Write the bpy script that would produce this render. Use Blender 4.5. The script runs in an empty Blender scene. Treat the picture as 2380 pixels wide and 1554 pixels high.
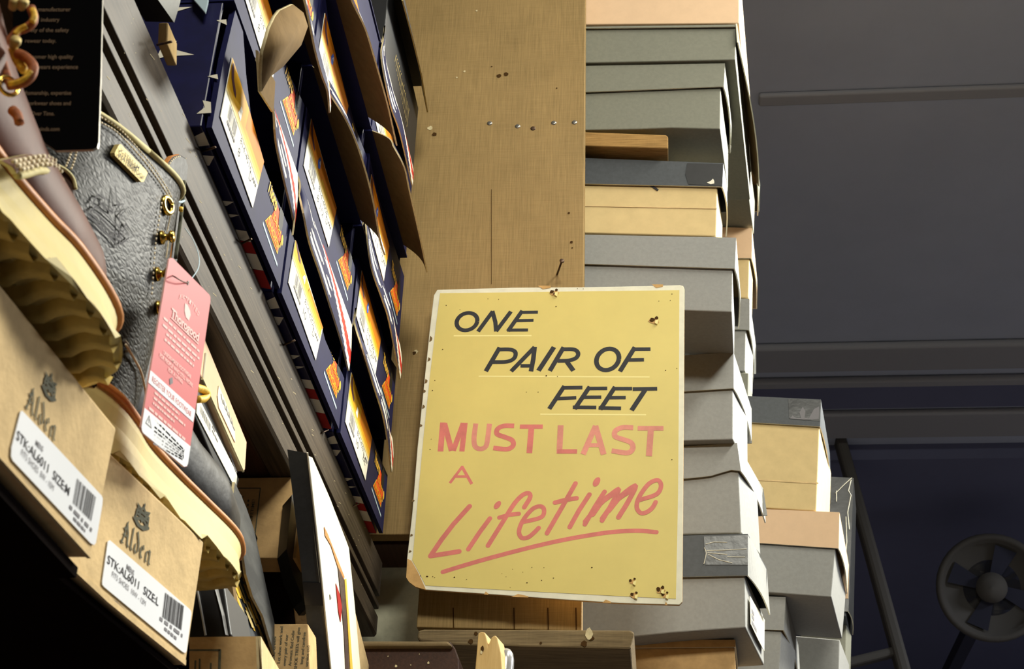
import bpy, bmesh, math, random
from mathutils import Vector, Matrix
random.seed(7)
S = bpy.context.scene
COL = S.collection
# ------------------------------------------------------------------ camera
F, CX, CY = 3440.0, 1190.0, 777.0          # focal length and centre, pixels of the 2380x1554 frame
CAM = Vector((0, 0, 1.55))
_f = Vector((377, 2070, 3440)).normalized()   # the aisle direction (+Y) seen by the camera (x right, y down, z forward)
_u = Vector((.038, -1, (2070 - 377 * .038) / 3440)).normalized()
_r = _f.cross(_u)
RR = Matrix((_r, _f, _u))
cd = bpy.data.cameras.new('camera'); cam = bpy.data.objects.new('camera', cd); COL.objects.link(cam)
c0, c1, c2 = RR.col[0].copy(), RR.col[1].copy(), RR.col[2].copy()
cam.matrix_world = Matrix(((c0[0], -c1[0], -c2[0], CAM[0]), (c0[1], -c1[1], -c2[1], CAM[1]), (c0[2], -c1[2], -c2[2], CAM[2]), (0, 0, 0, 1)))
cd.sensor_fit = 'HORIZONTAL'; cd.sensor_width = 36; cd.lens = 36 * F / 2380
cd.clip_start = .02; cd.clip_end = 60
cd.dof.use_dof = True; cd.dof.focus_distance = 1.45; cd.dof.aperture_fstop = 38
S.camera = cam
# ------------------------------------------------------------------ light
S.view_settings.view_transform = 'Standard'; S.view_settings.look = 'None'
S.view_settings.gamma = 1; S.view_settings.use_curve_mapping = False
S.view_settings.exposure = 0
W = bpy.data.worlds.new('shop_air'); S.world = W; W.use_nodes = True
bgn = W.node_tree.nodes['Background']; bgn.inputs[0].default_value = (.75, .85, 1, 1); bgn.inputs[1].default_value = .012
def lamp(name, loc, target, energy, sx, sy, color, spread=180):
    l = bpy.data.lights.new(name, 'AREA'); l.shape = 'RECTANGLE'; l.size = sx; l.size_y = sy; l.energy = energy; l.color = color; l.spread = math.radians(spread)
    o = bpy.data.objects.new(name, l); COL.objects.link(o); o.location = loc
    o.rotation_euler = (Vector(target) - Vector(loc)).to_track_quat('-Z', 'Y').to_euler()
    return o
lamp('ceiling_lamp_behind', (.40, -.75, 3.4), (-.1, 1.3, 2.3), 9.5, .7, .3, (1, .972, .84), 90)
lamp('ceiling_lamp_over_aisle', (.72, 1.0, 3.42), (-.2, 1.1, 2.2), 12.5, .9, .25, (1, .972, .84), 120)
lamp('ceiling_lamp_far_aisle', (1.0, 2.1, 3.4), (.15, 1.75, 2.4), 27, .5, .3, (1, .975, .86), 90)
lamp('far_end_fill_light', (2.7, 3.2, 2.3), (1.3, 5.2, 3.2), 1.6, .6, .3, (.85, .9, 1))  # unseen fill light added to brighten the fan and far ceiling
lamp('ceiling_bounce_fill', (2.6, 2.7, 3.45), (2.5, 2.6, 0), 75, 1.2, .4, (.9, .94, 1))  # unseen light added so its floor bounce lifts the ceiling
# ------------------------------------------------------------------ pixel <-> place
def ray(x, y):
    return RR @ Vector(((x - CX) / F, (y - CY) / F, 1))
def P(p, ax, val):
    d = ray(p[0], p[1]); t = (val - CAM[ax]) / d[ax]; return CAM + d * t
def Q(pts, ax, val): return [P(p, ax, val) for p in pts]
def PX(p, v): return P(p, 0, v)
def PY(p, v): return P(p, 1, v)
def PZ(p, v): return P(p, 2, v)
X1, Y1, Z1 = Vector((1, 0, 0)), Vector((0, 1, 0)), Vector((0, 0, 1))
def lerp(a, b, t): return a + (b - a) * t
def resample(pts, n):
    pts = [Vector(p) for p in pts]; L = [0]
    for a, b in zip(pts, pts[1:]): L.append(L[-1] + (b - a).length)
    out = []; k = 0
    for i in range(n + 1):
        s = L[-1] * i / n
        while k < len(L) - 2 and L[k + 1] < s: k += 1
        d = L[k + 1] - L[k]; out.append(lerp(pts[k], pts[k + 1], (s - L[k]) / d if d else 0))
    return out
def smooth(pts, n):
    """Catmull-Rom through the points"""
    pts = [Vector(p) for p in pts]; e = [pts[0] * 2 - pts[1]] + pts + [pts[-1] * 2 - pts[-2]]; out = []
    for i in range(len(pts) - 1):
        a, b, c, d = e[i:i + 4]
        for k in range(n):
            t = k / n; out.append(.5 * ((2 * b) + (c - a) * t + (2 * a - 5 * b + 4 * c - d) * t * t + (3 * b - a - 3 * c + d) * t ** 3))
    return out + [pts[-1]]
# ------------------------------------------------------------------ materials
def lin(c):
    return tuple(((v / 255) / 12.92 if v / 255 <= .04045 else ((v / 255 + .055) / 1.055) ** 2.4) for v in c) + (1,)
MATS = {}
def mat(name, rgb, rough=.7, spec=.3, noise=0, scale=30, stretch=(1, 1, 1), bump=0, bscale=200, metal=0, rgb2=None, coat=0, bumpkind='noise', sharp=(.35, .65), bstretch=None, detail=5):
    if name in MATS: return MATS[name]
    m = bpy.data.materials.new(name); m.use_nodes = True; nt = m.node_tree; N, L = nt.nodes, nt.links
    b = N['Principled BSDF']; b.inputs['Roughness'].default_value = rough; b.inputs['Metallic'].default_value = metal
    b.inputs['Specular IOR Level'].default_value = spec; b.inputs['Coat Weight'].default_value = coat; b.inputs['Coat Roughness'].default_value = .15
    c = lin(rgb); b.inputs['Base Color'].default_value = c
    tc = N.new('ShaderNodeTexCoord')
    def mapped(st):
        mp = N.new('ShaderNodeMapping'); mp.inputs['Scale'].default_value = st; L.new(tc.outputs['Object'], mp.inputs['Vector']); return mp.outputs[0]
    if noise or rgb2:
        t = N.new('ShaderNodeTexNoise'); t.inputs['Scale'].default_value = scale; t.inputs['Detail'].default_value = detail; t.inputs['Roughness'].default_value = .65
        L.new(mapped(stretch), t.inputs['Vector'])
        r = N.new('ShaderNodeValToRGB'); r.color_ramp.elements[0].position = sharp[0]; r.color_ramp.elements[1].position = sharp[1]
        c2 = lin(rgb2) if rgb2 else tuple(v * (1 + noise) for v in c[:3]) + (1,)
        c1_ = c if rgb2 else tuple(v * (1 - noise) for v in c[:3]) + (1,)
        r.color_ramp.elements[0].color = c1_; r.color_ramp.elements[1].color = c2
        L.new(t.outputs['Fac'], r.inputs[0]); L.new(r.outputs[0], b.inputs['Base Color'])
    if bump:
        if bumpkind == 'voronoi':
            t = N.new('ShaderNodeTexVoronoi'); t.feature = 'DISTANCE_TO_EDGE'; t.inputs['Scale'].default_value = bscale; out = t.outputs['Distance']
        else:
            t = N.new('ShaderNodeTexNoise'); t.inputs['Scale'].default_value = bscale; t.inputs['Detail'].default_value = 4; out = t.outputs['Fac']
        L.new(mapped(bstretch or stretch), t.inputs['Vector'])
        bp = N.new('ShaderNodeBump'); bp.inputs['Strength'].default_value = bump; bp.inputs['Distance'].default_value = .002
        L.new(out, bp.inputs['Height']); L.new(bp.outputs[0], b.inputs['Normal'])
    MATS[name] = m; return m
M_kraft = mat('kraft_cardboard', (210, 182, 134), .85, .15, noise=.10, scale=60, bump=.15, bscale=300)
M_kraft_dark = mat('dark_kraft_cardboard', (192, 158, 110), .85, .15, noise=.12, scale=60, bump=.15)
M_kraft_in = mat('brown_inner_board', (116, 94, 62), .9, .1, noise=.10, scale=90, bump=.1)
M_kraft_edge = mat('cut_board_edge', (205, 190, 150), .9, .1, noise=.15, scale=200)
M_grey = mat('grey_box_paper', (142, 142, 139), .7, .25, noise=.06, scale=220, bump=.05, bscale=25)
M_greyw = mat('warm_grey_box_paper', (121, 121, 108), .7, .25, noise=.06, scale=220, bump=.05, bscale=25)
M_grey_edge = mat('pale_paper_edge', (222, 218, 200), .8, .2)
M_black = mat('black_box_paper', (62, 66, 70), .55, .35, noise=.12, scale=200, bump=.05, bscale=40)
M_blackw = mat('worn_black_card', (36, 36, 34), .6, .2, rgb2=(70, 70, 66), scale=40, stretch=(1, .3, 1.5), sharp=(.4, .7))
M_blackd = mat('deep_black_card', (24, 24, 26), .5, .35, noise=.15, scale=120)
M_peach = mat('peach_box_paper', (214, 182, 148), .75, .2, noise=.03, scale=60)
M_tan = mat('tan_box_paper', (206, 182, 132), .8, .2, noise=.05, scale=50, bump=.05, bscale=60)
M_white = mat('white_label_paper', (238, 234, 216), .6, .25)
M_cream = mat('cream_label_paper', (240, 232, 205), .65, .2)
M_navy = mat('navy_printed_card', (24, 26, 64), .55, .07, noise=.12, scale=40)
M_navyd = mat('dark_navy_card', (14, 15, 62), .4, .4, noise=.2, scale=60)
M_red = mat('red_print', (205, 55, 45), .4, .06)
M_redd = mat('deep_red_print', (165, 45, 42), .5, .06)
M_wprint = mat('off_white_print', (228, 222, 205), .5, .06)
M_orange = mat('orange_print', (206, 122, 18), .45, .06)
M_yellow = mat('yellow_print', (214, 160, 30), .45, .06)
M_fade1 = mat('pale_orange_print', (226, 182, 76), .45, .06)
M_fade2 = mat('cream_orange_print', (236, 212, 140), .45, .06)
M_redorange = mat('red_orange_print', (236, 84, 34), .45, .06)
M_gold = mat('gold_print', (226, 178, 62), .5, .06)
M_blue = mat('bright_blue_print', (70, 100, 190), .45, .06)
M_plum = mat('plum_brown_print', (92, 58, 70), .45, .06)
M_pale = mat('pale_blue_print', (176, 196, 206), .5, .06)
M_ink = mat('black_ink', (52, 50, 54), .7, .2)
M_inkgrey = mat('grey_ink', (120, 118, 122), .7, .2)
M_inkgreen = mat('grey_green_ink', (92, 92, 78), .8, .1, noise=.2, scale=300)
M_sign = mat('yellow_sign_paint', (214, 195, 112), .5, .3, noise=.045, scale=9, bump=.08, bscale=18)
M_signw = mat('off_white_sign_border', (226, 222, 200), .6, .25, noise=.06, scale=60)
M_signb = mat('bare_brown_cardboard', (196, 156, 100), .85, .15, noise=.12, scale=90)
M_signk = mat('black_sign_lettering', (44, 44, 48), .6, .25, noise=.2, scale=60)
M_signr = mat('faded_red_sign_lettering', (210, 118, 108), .55, .25, noise=.12, scale=40)
M_signr2 = mat('faded_pink_sign_lettering', (218, 142, 124), .55, .25, noise=.14, scale=34)
M_signl = mat('pale_yellow_sign_line', (238, 224, 150), .55, .25)
M_hole = mat('dark_puncture', (70, 48, 22), .9, .1)
M_wood = None
def wood(name, a, b, rough, grain=(26, 26, 1.6), cross=.25, bump=.2, spec=.25):
    """two crossed streak patterns: vertical grain and fainter saw marks"""
    m = bpy.data.materials.new(name); m.use_nodes = True; nt = m.node_tree; N, L = nt.nodes, nt.links
    p = N['Principled BSDF']; p.inputs['Roughness'].default_value = rough; p.inputs['Specular IOR Level'].default_value = spec
    tc = N.new('ShaderNodeTexCoord'); outs = []
    for st, sc, dt in ((grain, 9, 8), (grain[::-1] if cross else grain, 11, 5), ((1, 1, 1), 5, 3)):
        mp = N.new('ShaderNodeMapping'); mp.inputs['Scale'].default_value = st; L.new(tc.outputs['Object'], mp.inputs['Vector'])
        t = N.new('ShaderNodeTexNoise'); t.inputs['Scale'].default_value = sc; t.inputs['Detail'].default_value = dt; t.inputs['Roughness'].default_value = .7
        L.new(mp.outputs[0], t.inputs['Vector']); outs.append(t.outputs['Fac'])
    def mixf(x, y, f):
        n = N.new('ShaderNodeMix'); n.data_type = 'FLOAT'; n.inputs[0].default_value = f; L.new(x, n.inputs[2]); L.new(y, n.inputs[3]); return n.outputs[0]
    v = mixf(mixf(outs[0], outs[1], cross), outs[2], .3)
    r = N.new('ShaderNodeValToRGB'); r.color_ramp.elements[0].position = .36; r.color_ramp.elements[1].position = .64
    r.color_ramp.elements[0].color = lin(a); r.color_ramp.elements[1].color = lin(b)
    L.new(v, r.inputs[0]); L.new(r.outputs[0], p.inputs['Base Color'])
    bp = N.new('ShaderNodeBump'); bp.inputs['Strength'].default_value = bump; bp.inputs['Distance'].default_value = .001
    L.new(v, bp.inputs['Height']); L.new(bp.outputs[0], p.inputs['Normal'])
    MATS[name] = m; return m
M_wood = wood('brown_board_wood', (124, 102, 62), (168, 139, 90), .7, (64, 64, 2.2), .30, .15)
M_woodraw = wood('rough_sawn_wood', (112, 84, 44), (176, 138, 82), .85, (3, 60, 60), .1, .5)
M_woodold = wood('weathered_wood', (88, 74, 52), (142, 122, 88), .85, (2, 40, 40), .1, .4)
M_woodlite = wood('pale_new_wood', (190, 156, 98), (214, 182, 124), .7, (20, 20, 1.5), 0, .2)
M_dark = wood('dark_varnished_wood', (40, 33, 27), (86, 75, 62), .5, (40, 1.2, 40), .12, .25, .12)
M_darkb = wood('dark_brown_wood', (44, 26, 18), (74, 46, 32), .5, (40, 1.5, 40), .1, .2)
M_groove = mat('black_groove', (14, 11, 9), .6, .2)
M_rust = mat('rusty_steel', (86, 66, 50), .5, .4, noise=.3, scale=300, metal=.6)
M_steel = mat('dull_steel', (150, 146, 138), .35, .5, metal=.8)
M_brass = mat('polished_brass', (226, 190, 92), .22, .6, metal=1)
M_brassm = mat('matte_brass', (184, 164, 104), .6, .3, metal=.4)
M_blkleather = mat('black_tumbled_leather', (25, 24, 22), .5, .16, noise=.3, scale=90, bump=.28, bscale=420, bumpkind='voronoi', bstretch=(1, .5, 1))
M_blksmooth = mat('black_smooth_leather', (26, 24, 23), .5, .16, noise=.15, scale=60, bump=.2, bscale=120)
M_brnleather = mat('brown_smooth_leather', (102, 66, 54), .52, .1, noise=.16, scale=40, bump=.06, bscale=120)
M_brndark = mat('dark_brown_leather', (70, 50, 42), .45, .4, noise=.2, scale=60, bump=.2, bscale=200)
M_solecream = mat('cream_wedge_rubber', (200, 182, 118), .6, .3, noise=.05, scale=50)
M_soleunder = mat('cream_tread_rubber', (196, 172, 100), .75, .2, noise=.18, scale=60, bump=.2, bscale=90)
M_welt = mat('tan_welt_leather', (196, 128, 66), .5, .35, noise=.15, scale=120)
M_stitch = mat('cream_thread', (226, 210, 178), .7, .2)
M_collar = mat('cream_raw_leather_edge', (206, 194, 142), .7, .2)
M_lacey = mat('gold_lace_cord', (230, 184, 60), .55, .3, noise=.3, scale=500)
M_laceb = mat('rust_lace_cord', (150, 82, 40), .6, .3, noise=.4, scale=500)
M_pink = mat('coral_tag_card', (200, 88, 92), .5, .3)
M_pinkl = mat('pale_pink_print', (236, 184, 178), .5, .3)
M_tagw = mat('white_tag_card', (226, 228, 232), .5, .3)
M_blktag = mat('matte_black_tag_card', (9, 9, 10), .9, .02)
M_tagtext = mat('faint_brown_print', (120, 100, 78), .6, .3)
M_plaster = mat('grey_green_plaster', (176, 174, 152), .9, .1, noise=.3, scale=14, bump=.2, bscale=60)
M_tape = mat('clear_glossy_tape', (40, 41, 42), .3, .35, noise=.1, scale=60, bump=.3, bscale=45)
M_silver = mat('silver_plastic', (205, 205, 205), .18, .6, noise=.1, scale=30, metal=.6)
M_darkroom = mat('dark_shelf_and_shade', (16, 9, 7), .95, .02, noise=.2, scale=40)
M_ceil = mat('charcoal_ceiling_paint', (170, 178, 198), .9, .1, noise=.04, scale=3)
M_beam = mat('grey_beam_paint', (150, 152, 160), .9, .1)
M_beamd = mat('navy_dark_paint', (58, 60, 76), .9, .1)
M_farwall = mat('navy_wall_and_unlit_ceiling', (104, 108, 136), .9, .1, noise=.05, scale=2)
M_fan = mat('dark_grey_fan_paint', (88, 86, 84), .7, .15)
M_wall = mat('shop_wall_paint', (120, 108, 92), .9, .1)
M_floor = mat('grey_floor_boards', (148, 140, 134), .6, .3, noise=.2, scale=6)
# ------------------------------------------------------------------ text cache
_TC = {}
def glyphs(s, bold=0):
    k = (s, bold)
    if k in _TC: return _TC[k]
    cu = bpy.data.curves.new('t', 'FONT'); cu.body = s; cu.size = 1; cu.offset = bold; cu.resolution_u = 3
    o = bpy.data.objects.new('t', cu); COL.objects.link(o); bpy.context.view_layer.update()
    me = bpy.data.meshes.new_from_object(o.evaluated_get(bpy.context.evaluated_depsgraph_get()))
    V = [(v.co.x, v.co.y) for v in me.vertices]; Fc = [tuple(p.vertices) for p in me.polygons]
    bpy.data.objects.remove(o); bpy.data.curves.remove(cu); bpy.data.meshes.remove(me)
    if V:
        x0 = min(v[0] for v in V); x1 = max(v[0] for v in V); y0 = 0.0; y1 = max(v[1] for v in V)
        V = [((x - x0) / (x1 - x0 or 1), (y - y0) / (y1 - y0 or 1)) for x, y in V]
    _TC[k] = (V, Fc); return _TC[k]
# ------------------------------------------------------------------ mesh builder (points in world space)
class MB:
    def __init__(s): s.v, s.f, s.m, s.mats, s.lift = [], [], [], [], 0
    def mi(s, m):
        if m not in s.mats: s.mats.append(m)
        return s.mats.index(m)
    def add(s, pts): s.v += [Vector(p) for p in pts]; return len(s.v) - len(pts)
    def face(s, idx, m): s.f.append(tuple(idx)); s.m.append(s.mi(m))
    def poly(s, pts, m):
        b = s.add(pts); s.face(range(b, b + len(pts)), m); return s
    def prism(s, pts, vec, m, side=None, back=None):
        n = len(pts); vec = Vector(vec); b = s.add(list(pts) + [Vector(p) + vec for p in pts])
        s.face(range(b, b + n), m); s.face(list(range(b + n, b + 2 * n))[::-1], back or m)
        for i in range(n): s.face((b + i, b + n + i, b + n + (i + 1) % n, b + (i + 1) % n), side or m)
        return s
    def hexa(s, a, c, m):      # quad a, quad c (corresponding corners)
        b = s.add(list(a) + list(c)); s.face(range(b, b + 4), m); s.face((b + 7, b + 6, b + 5, b + 4), m)
        for i in range(4): s.face((b + i, b + 4 + i, b + 4 + (i + 1) % 4, b + (i + 1) % 4), m)
        return s
    def box(s, lo, hi, m):
        (x0, y0, z0), (x1, y1, z1) = lo, hi
        return s.hexa([(x0, y0, z0), (x1, y0, z0), (x1, y0, z1), (x0, y0, z1)], [(x0, y1, z0), (x1, y1, z0), (x1, y1, z1), (x0, y1, z1)], m)
    def grid(s, rows, m, close=False, cap=None):
        n = len(rows[0]); b = s.add([p for r in rows for p in r])
        for i in range(len(rows) - 1):
            for j in range(n if close else n - 1):
                k = (j + 1) % n
                s.face((b + i * n + j, b + i * n + k, b + (i + 1) * n + k, b + (i + 1) * n + j), m(i, j) if callable(m) else m)
        if cap:
            s.face(list(range(b, b + n))[::-1], cap); s.face(range(b + (len(rows) - 1) * n, b + len(rows) * n), cap)
        return s
    def shell(s, rows, off, m, mi, me):
        """a sheet with thickness: rows of points, offset by vector(s) off on the inner side"""
        R, n = len(rows), len(rows[0]); s.grid(rows, m)
        inn = [[Vector(p) + (off(i, j) if callable(off) else Vector(off)) for j, p in enumerate(r)] for i, r in enumerate(rows)]
        s.grid(inn, mi)
        per = [(0, j) for j in range(n)] + [(i, n - 1) for i in range(1, R)] + [(R - 1, j) for j in range(n - 2, -1, -1)] + [(i, 0) for i in range(R - 2, 0, -1)]
        for (a, c) in zip(per, per[1:] + per[:1]):
            s.poly([rows[a[0]][a[1]], rows[c[0]][c[1]], inn[c[0]][c[1]], inn[a[0]][a[1]]], me)
        return s
    def tube(s, path, r, m, n=8, cap=True):
        path = [Vector(p) for p in path]; rows = []; ref = None
        for i, p in enumerate(path):
            t = (path[min(i + 1, len(path) - 1)] - path[max(i - 1, 0)]).normalized()
            if ref is None: ref = t.orthogonal().normalized()
            ref = (ref - t * ref.dot(t)).normalized(); q = t.cross(ref); rr = r(i / (len(path) - 1)) if callable(r) else r
            rows.append([p + (ref * math.cos(2 * math.pi * k / n) + q * math.sin(2 * math.pi * k / n)) * rr for k in range(n)])
        return s.grid(rows, m, True, m if not callable(m) else None)
    def lathe(s, o, axis, prof, m, n=20):
        axis = Vector(axis).normalized(); a = axis.orthogonal().normalized(); b = axis.cross(a)
        return s.grid([[Vector(o) + axis * h + (a * math.cos(2 * math.pi * k / n) + b * math.sin(2 * math.pi * k / n)) * r for k in range(n)] for r, h in prof], m, True, m)
    def text(s, t, O, U, V, m, bold=0):
        vs, fs = glyphs(t, bold); b = s.add([Vector(O) + Vector(U) * x + Vector(V) * y for x, y in vs])
        for f in fs: s.face([b + i for i in f], m)
        return s
    def bars(s, O, U, V, m, rnd, wmin=.05, wmax=.13, gap=.02):
        """a line of print too small to read: short bars of word length"""
        x = 0
        while x < 1:
            w = min(rnd.uniform(wmin, wmax), 1 - x)
            if w > .01: s.poly([Vector(O) + Vector(U) * x, Vector(O) + Vector(U) * (x + w), Vector(O) + Vector(U) * (x + w) + Vector(V), Vector(O) + Vector(U) * x + Vector(V)], m)
            x += w + gap
        return s
    def barcode(s, c, m, rnd, n=24):
        a, b, d, e = [Vector(p) for p in c]; x = 0       # top left, top right, bottom right, bottom left
        while x < 1:
            w = rnd.choice((.012, .02, .035)); x2 = min(1, x + w)
            s.poly([lerp(a, b, x), lerp(a, b, x2), lerp(e, d, x2), lerp(e, d, x)], m); x = x2 + rnd.choice((.012, .02, .03))
        return s
    def stroke(s, pts, w, nrm, m, cap='round', step=None):
        nrm = Vector(nrm); s.lift += 1; pts = [Vector(p) + nrm * (.000004 * s.lift + .0000005 * i) for i, p in enumerate(pts)]; s.lift += len(pts) // 8; L, R = [], []
        for i, p in enumerate(pts):
            a = (p - pts[i - 1]).normalized() if i else None; b = (pts[i + 1] - p).normalized() if i < len(pts) - 1 else None
            t = ((a or b) + (b or a)).normalized(); q = nrm.cross(t).normalized()
            k = 1 / max(.6, t.dot(a if a else b)); ww = (w(i / (len(pts) - 1)) if callable(w) else w) * .5 * k
            L.append(p + q * ww); R.append(p - q * ww)
        for i in range(len(pts) - 1): s.poly([L[i], R[i], R[i + 1], L[i + 1]], m)
        if cap == 'round':
            for p, l, r_, sg in ((pts[0], L[0], R[0], 1), (pts[-1], L[-1], R[-1], -1)):
                h = (l - p); tt = nrm.cross(h) * sg
                s.poly([p + h * math.cos(a) + tt * math.sin(a) for a in [math.pi * k / 8 for k in range(9)]], m)
        return s
    def nib(s, pts, nb, nrm, m):
        nrm = Vector(nrm); s.lift += 1; nb = Vector(nb) * .5; pts = [Vector(p) + nrm * (.000006 * s.lift) for p in pts]
        for a, b in zip(pts, pts[1:]): s.poly([a - nb, b - nb, b + nb, a + nb], m)
        return s
    def build(s, name, parent=None, bevel=0, seg=2, shade=False, loc=None, mods=None):
        me = bpy.data.meshes.new(name); o = bpy.data.objects.new(name, me); COL.objects.link(o)
        org = Vector(parent['_o']) if parent is not None else Vector(loc) if loc is not None else Vector((sum(v.x for v in s.v) / len(s.v), sum(v.y for v in s.v) / len(s.v), min(v.z for v in s.v)))
        me.from_pydata([v - org for v in s.v], [], s.f); me.polygons.foreach_set('material_index', s.m)
        for m in s.mats: me.materials.append(m)
        bm = bmesh.new(); bm.from_mesh(me); bmesh.ops.recalc_face_normals(bm, faces=bm.faces); bm.to_mesh(me); bm.free()
        if shade: me.polygons.foreach_set('use_smooth', [True] * len(me.polygons))
        if bevel:
            b = o.modifiers.new('rounded_edges', 'BEVEL'); b.width = bevel; b.segments = seg; b.limit_method = 'ANGLE'; b.angle_limit = .6
        for f in (mods or []): f(o)
        if parent is not None:
            o.parent = parent; o.location = org - Vector(parent['_o']) 
        else: o.location = org
        o['_o'] = tuple(org); PARTS.append(o)
        return o
PARTS = []
def thing(name, label, cat, loc, group=None):
    o = bpy.data.objects.new(name, None); COL.objects.link(o); o.location = loc; o.empty_display_size = .02
    o['_o'] = tuple(loc); o['label'] = label; o['category'] = cat; PARTS.append(o)
    if group: o['group'] = group
    return o
def tag(o, label, cat, group=None):
    o['label'] = label; o['category'] = cat
    if group: o['group'] = group
    return o
def kid(t, nm): return next(c for c in t.children if c.name.split('.')[0] == nm)
def struct(o): o['kind'] = 'structure'; return o
def base_of(pts):
    return (sum(p[0] for p in pts) / len(pts), sum(p[1] for p in pts) / len(pts), min(p[2] for p in pts))
# ------------------------------------------------------------------ the room
def slab(name, lo, hi, m): return struct(MB().box(lo, hi, m).build(name))
slab('floor', (-1.2, -2.6, -.05), (3.6, 6.4, 0), M_floor)
slab('ceiling', (-1.2, -2.6, 3.55), (3.6, 6.4, 3.6), M_ceil)
slab('wall_left', (-1.2, -2.6, 0), (-1.1, 6.4, 3.55), M_wall)
slab('wall_right', (3.5, -2.6, 0), (3.6, 6.4, 3.55), M_wall)
slab('wall_near', (-1.1, -2.6, 0), (3.5, -2.5, 3.55), M_wall)
slab('wall_far', (-1.1, 6.3, 0), (3.5, 6.4, 3.55), M_farwall)
# ceiling joists crossing the far end of the shop, soft in the distance
def joist(label, y, w, h, m, x0=.2):
    o = MB().box((x0, y - w / 2, 3.55 - h), (3.49, y + w / 2, 3.55), m).build('ceiling_beam', bevel=min(h, w) * .45, seg=4)
    tag(o, label, 'beam', 'beams across the dark ceiling')
joist('pale thin beam crossing the top of the dark ceiling', 2.40, .035, .012, M_beam, .22)
joist('wide grey beam halfway up the dark ceiling', 3.46, .13, .022, M_beam)
joist('narrow grey beam just below the wide one', 3.60, .04, .02, M_beam)
joist('lowest grey beam of the dark ceiling, above the dark gap', 3.85, .15, .02, M_beam)
struct(MB().box((.15, 3.635, 3.543), (3.49, 3.76, 3.5499), M_farwall).build('shade_panel_2'))  # navy strip standing in for the unlit gap between beams
struct(MB().box((.0, 4.0, 3.50), (3.49, 6.29, 3.5499), M_farwall).build('shade_panel_3'))  # navy sheet standing in for the unlit far part of the ceiling
p = Q([(1921, 935), (1946, 935), (2160, 1700), (2128, 1700)], 1, 3.95)
pst = thing('slanting_post', 'long slanting grey post with a short rail in the dark far end of the shop', 'post', p[2])
MB().prism(p, (0, .06, 0), M_fan).build('post', pst, bevel=.01)
p = Q([(1960, 1528), (2092, 1496), (2096, 1516), (1960, 1550)], 1, 3.96)
MB().prism(p, (0, .04, 0), M_fan).build('cross_rail', pst, bevel=.008)
c = PY((2305, 1365), 4.3); ax = (CAM - c).normalized()
fan = thing('wall_fan', 'large round grey fan blurred in the dark far corner', 'fan', c)
MB().lathe(c, ax, [(0.1353, 0.0000), (0.1558, 0.0164), (0.1599, 0.0410), (0.1517, 0.0574), (0.1394, 0.0492), (0.1312, 0.0246)], M_fan, 40).build('fan_ring', fan, shade=True)
MB().lathe(c, ax, [(0.0000, -0.0082), (0.1312, -0.0082), (0.1312, 0.0000), (0.0820, 0.0246), (0.0000, 0.0246)], M_beamd, 40).build('fan_guard', fan, shade=True)
MB().lathe(c + ax * .03, ax, [(0.0000, 0.0000), (0.0451, 0.0000), (0.0451, 0.0246), (0.0246, 0.0410), (0.0000, 0.0451)], M_fan, 24).build('hub', fan, shade=True)
a_ = ax.orthogonal().normalized(); b_ = ax.cross(a_)
for k in range(4):
    an = k * math.pi / 2 + .4; d = a_ * math.cos(an) + b_ * math.sin(an); e = a_ * -math.sin(an) + b_ * math.cos(an)
    MB().prism([c + ax * .026 + d * .04 - e * .016, c + ax * .025 + d * .12 - e * .04, c + ax * .033 + d * .125 + e * .024, c + ax * .031 + d * .04 + e * .016], ax * .004, M_beamd).build('blade', fan)
MB().box((c.x - .02, c.y, c.z - .02), (c.x + .02, 6.3, c.z + .02), M_beamd).build('bracket', fan)
# ------------------------------------------------------------------ wall of shelving: wood upright, its shelves, plaster behind
YB = 1.43
def yq(pts, y=YB): return Q(pts, 1, y)
xr = -.0815
m = MB(); m.prism([Vector((-.36, YB, 2.166)), Vector((-.249, YB, 2.166)), Vector((-.249, YB, 2.064)), Vector((xr + .001, YB, 2.06)), Vector((xr - .003, YB, 3.5)), Vector((-.36, YB, 3.5))], (0, .018, 0), M_wood)
up = thing('wooden_upright', 'wide brown wooden board standing behind the yellow sign', 'board', (-.2, YB, 2.06))
m.build('board', up, bevel=.0012)
# seams and holes of the board
for x in (1052, 1193, 1272, 1337):
    a, b = yq([(x, 1412), (x + 1, 1462)], YB - .0004); MB().prism([a, a + X1 * .0012, b + X1 * .0012, b], (0, -.0004, 0), M_hole).build('crack', up)
m = MB(); a, b = yq([(1142, 440), (1142, 660)], YB - .0003); m.prism([a, a + X1 * .0005, b + X1 * .0005, b], (0, -.0003, 0), M_hole)
m.build('crack', up)
rnd = random.Random(3)
def blot(m, c, r, k, mt, nrm=(0, -1, 0), n=9, sq=1.0):
    nrm = Vector(nrm); a = nrm.orthogonal().normalized() if abs(nrm.y) < .9 else X1; b = nrm.cross(a)
    m.poly([Vector(c) + nrm * k + a * math.cos(2 * math.pi * i / n) * r * rnd.uniform(.7, 1.2) + b * math.sin(2 * math.pi * i / n) * r * sq * rnd.uniform(.7, 1.2) for i in range(n)], mt)
for x, y, r in ((1010, 312, .0032), (1160, 176, .003), (1176, 172, .003), (963, 820, .002), (1143, 155, .0012), (1294, 205, .001), (1322, 495, .0016), (1328, 563, .002), (1330, 576, .001)):
    m = MB(); blot(m, PY((x, y), YB), r, .0004, M_hole); m.build('nail_hole', up)
for x, y, r in ((1000, 298, .0035), (1080, 166, .0014), (1062, 180, .0012), (1108, 25, .0014), (967, 817, .0026)):
    m = MB(); blot(m, PY((x, y), YB), r, .0003, M_kraft_edge); m.build('chip', up)
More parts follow.
